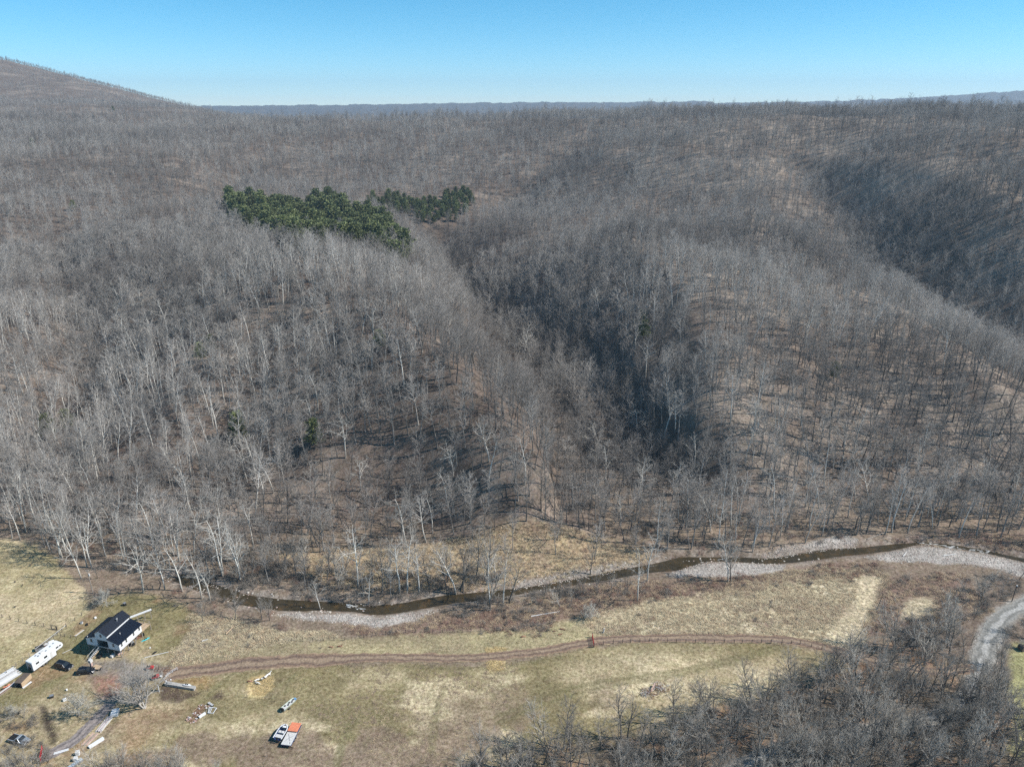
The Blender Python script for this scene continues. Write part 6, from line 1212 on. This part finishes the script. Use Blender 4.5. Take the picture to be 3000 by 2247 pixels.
# brush pile
p = G(1912, 2022); t = thing('brush_pile', 'brush pile with one pale plank in the lower field', 'brush pile', (p[0], p[1], 0), 0); b = MB(); b2_ = MB()
for k in range(260):
    cx = rnd.gauss(-1.4 if k % 2 else 2.2, 1.1); cy = rnd.gauss(-1.2 if k % 2 else 0.8, 0.9); a = rnd.uniform(0, 6.28); L_ = rnd.uniform(0.5, 1.5); z = rnd.uniform(0.05, 0.8) * math.exp(-((cx - (-1.4 if k % 2 else 2.2)) ** 2 + 0) / 3)
    (b if k % 3 else b2_).tube((cx - math.cos(a) * L_ / 2, cy - math.sin(a) * L_ / 2, z), (cx + math.cos(a) * L_ / 2, cy + math.sin(a) * L_ / 2, z + rnd.uniform(-.2, .5) * 0.6 + 0.1), rnd.uniform(.02, .06), 0.015, 4)
tag(b.obj('sticks', RUST, t), kind='stuff'); tag(b2_.obj('sticks', GALV, t), kind='stuff'); MB().beam((-0.6, -0.8, 0.5), (0.9, 1.6, 0.9), 0.35, 0.08).obj('plank', PINKW, t)
# driftwood and logs
for u, v, u2, v2, lab, m in ((2763, 1630, 2800, 1625, 'bleached driftwood log on the big gravel bar', OFFW), (2645, 1632, 2655, 1620, 'short bleached log at the left end of the big gravel bar', OFFW), (2540, 1582, 2610, 1556, 'fallen grey trunk on the far bank above the gravel bar', WOODG), (2330, 1590, 2358, 1590, 'tan log on the far gravel bank', WOOD), (1640, 1842, 1656, 1846, 'reddish log, right one in the straw strip', RUST), (1620, 1849, 1628, 1850, 'reddish log, middle one in the straw strip', RUST), (1635, 1860, 1648, 1857, 'reddish log, lower one in the straw strip', RUST), (1556, 1806, 1640, 1792, 'pale fallen branch in the red briars by the fence', OFFW), (662, 1858, 684, 1836, 'long pale plank lying upslope in the rough grass', WOOD), (592, 1878, 610, 1873, 'pale board in the rough grass right of the yard', OFFW)):
    a = np.array(G(u, v)); c = np.array(G(u2, v2)); z = zt1(a[0], a[1]); t = thing('fallen_log', lab, 'log', (a[0], a[1], z + 0.15), 0); d = c - a; MB().tube((0, 0, 0), (d[0], d[1], zt1(c[0], c[1]) - z + 0.02), 0.19, 0.1, 7).obj('trunk', m, t)
# bale at right edge
t = thing('hay_bale', 'dark round bale at the right edge beside the lawn', 'bale', G(2992, 1903), 0.3); MB().tube((0, -0.8, 0.8), (0, 0.8, 0.8), 0.8, 0.8, 18).obj('bale', WOODD, t)

# ------------------------------------------------------------------ goats and other animals
def coat(name, c1, c2, th=0.5):
    m = bpy.data.materials.new(name); m.use_nodes = True; n, l = nt(m); b = n['Principled BSDF']; b.inputs['Roughness'].default_value = 0.9; tc = n.new('ShaderNodeTexCoord'); nz = n.new('ShaderNodeTexNoise'); nz.inputs['Scale'].default_value = 1.3; l.new(tc.outputs['Object'], nz.inputs['Vector'])
    rp = n.new('ShaderNodeValToRGB'); rp.color_ramp.elements[0].position = th - 0.02; rp.color_ramp.elements[1].position = th + 0.02; rp.color_ramp.elements[0].color = (*c1, 1); rp.color_ramp.elements[1].color = (*c2, 1); l.new(nz.outputs[0], rp.inputs[0]); l.new(rp.outputs[0], b.inputs['Base Color']); return m
def goat(label, u, v, rz, s, m, lying=False, graze=True, group='animals at the hay', cat='goat'):
    s = s * 0.8; p = G(u, v); t = thing('goat', label, cat, (p[0], p[1], zt1(p[0], p[1])), rz, group); z = 0.28 if lying else 0.62
    V = [((0, 0, z), .17), ((0.25, 0, z + .01), .18), ((0.45, 0, z + .04), .15), ((-0.25, 0, z), .19), ((-0.45, 0, z + .02), .15), ((0.6, 0, z + (.0 if graze else .25)), .085), ((0.74, 0, z + (-.25 if graze else .42)), .075), ((0.90, 0, z + (-.36 if graze else .40)), .05), ((-0.6, 0, z + .05), .03), ((-0.68, 0, z - .02), .02)]
    E_ = [(0, 1), (1, 2), (0, 3), (3, 4), (2, 5), (5, 6), (6, 7), (4, 8), (8, 9)]
    for k, (x, y, par) in enumerate([(0.42, .1, 2), (0.42, -.1, 2), (-0.45, .1, 4), (-0.45, -.1, 4)]):
        i = len(V); V += [((x, y, z - .14), .075), ((x + (.03 if par == 2 else -.05) + (0.2 if lying else 0), y, (z * 0.45 if not lying else .08)), .045), ((x + (.3 if lying else 0), y, 0.03), .032)]; E_ += [(par, i), (i, i + 1), (i + 1, i + 2)]
    i = len(V); V += [((0.72, .07, z + (-.17 if graze else .5)), .02), ((0.72, -.07, z + (-.17 if graze else .5)), .02)]; E_ += [(6, i), (6, i + 1)]
    me = bpy.data.meshes.new('body'); me.from_pydata([tuple(c * s for c in v[0]) for v in V], E_, []); o = bpy.data.objects.new('body', me); COL.objects.link(o); o.parent = t; sk = o.modifiers.new('skin', 'SKIN'); sk.use_smooth_shade = True
    for q, vv_ in zip(me.skin_vertices[0].data, V): q.radius = (vv_[1] * s, vv_[1] * s)
    me.skin_vertices[0].data[0].use_root = True; o.modifiers.new('sub', 'SUBSURF').levels = 1; me.materials.append(m)
    for y in (-.04, .04): MB().tube((0.70 * s, y * s, (z + (-.12 if graze else .5)) * s), (0.62 * s, y * 2 * s, (z + (0.0 if graze else .66)) * s), .018 * s, .006 * s, 5).obj('horn', WOODD, t)
    return t
CW1 = coat('white_coat', (0.78, 0.75, 0.70), (0.74, 0.70, 0.64)); CBW = coat('black_white_coat', (0.03, 0.025, 0.025), (0.80, 0.77, 0.72), 0.46); CBR = coat('brown_coat', (0.16, 0.06, 0.035), (0.42, 0.24, 0.16), 0.5)
goat('brown goat resting at the left rim of the hay', 731, 1997, 0.1, 1.35, CBR, lying=True); goat('white goat feeding in the middle of the hay, upper one', 753, 1996, 0.6, 1.25, CW1); goat('white goat feeding in the middle of the hay, lower one', 755, 2004, -0.3, 1.25, CW1)
goat('black and white goat at the right rim of the hay', 774, 1991, 0.7, 1.55, CBW); goat('large white goat walking off the upper right rim of the hay', 786, 1983, 0.8, 1.6, CW1, graze=False)
goat('brown goat lying on the straw strip, left one', 969, 1896, 0.0, 1.2, CBR, lying=True, group='animals on the straw strip'); goat('pale brown goat lying on the straw strip, right one', 995, 1894, 0.1, 1.3, CBR, lying=True, graze=False, group='animals on the straw strip'); goat('dark goat lying on the straw strip nearest the red gate', 1532, 1866, 0.3, 1.3, CBR, lying=True, group='animals on the straw strip')
for i, (u, v, lab) in enumerate([(45, 1707, 'dark bird standing in the left pasture, middle one'), (90, 1658, 'dark bird standing in the left pasture, topmost'), (67, 1717, 'dark bird standing in the left pasture right of the middle one'), (45, 1780, 'dark bird standing in the left pasture, lowest')]):
    p = G(u, v); t = thing('turkey', lab, 'bird', (p[0], p[1], zt1(p[0], p[1])), rnd.uniform(0, 6), 'dark birds in the pasture'); R_ = []
    for x, w, zc_ in ((-0.45, 0.03, 0.5), (-0.3, 0.13, 0.45), (-0.05, 0.2, 0.42), (0.15, 0.17, 0.45), (0.27, 0.07, 0.6), (0.32, 0.045, 0.78), (0.38, 0.05, 0.85), (0.47, 0.01, 0.83)): R_.append([(x, w * math.cos(k * math.pi / 3), zc_ + w * math.sin(k * math.pi / 3)) for k in range(6)])
    MB().loft(R_).tube((0.02, 0.07, 0), (0.0, 0.07, 0.35), 0.025, n=5).tube((0.02, -0.07, 0), (0.0, -0.07, 0.35), 0.025, n=5).obj('body', WOODD, t, smooth=True)
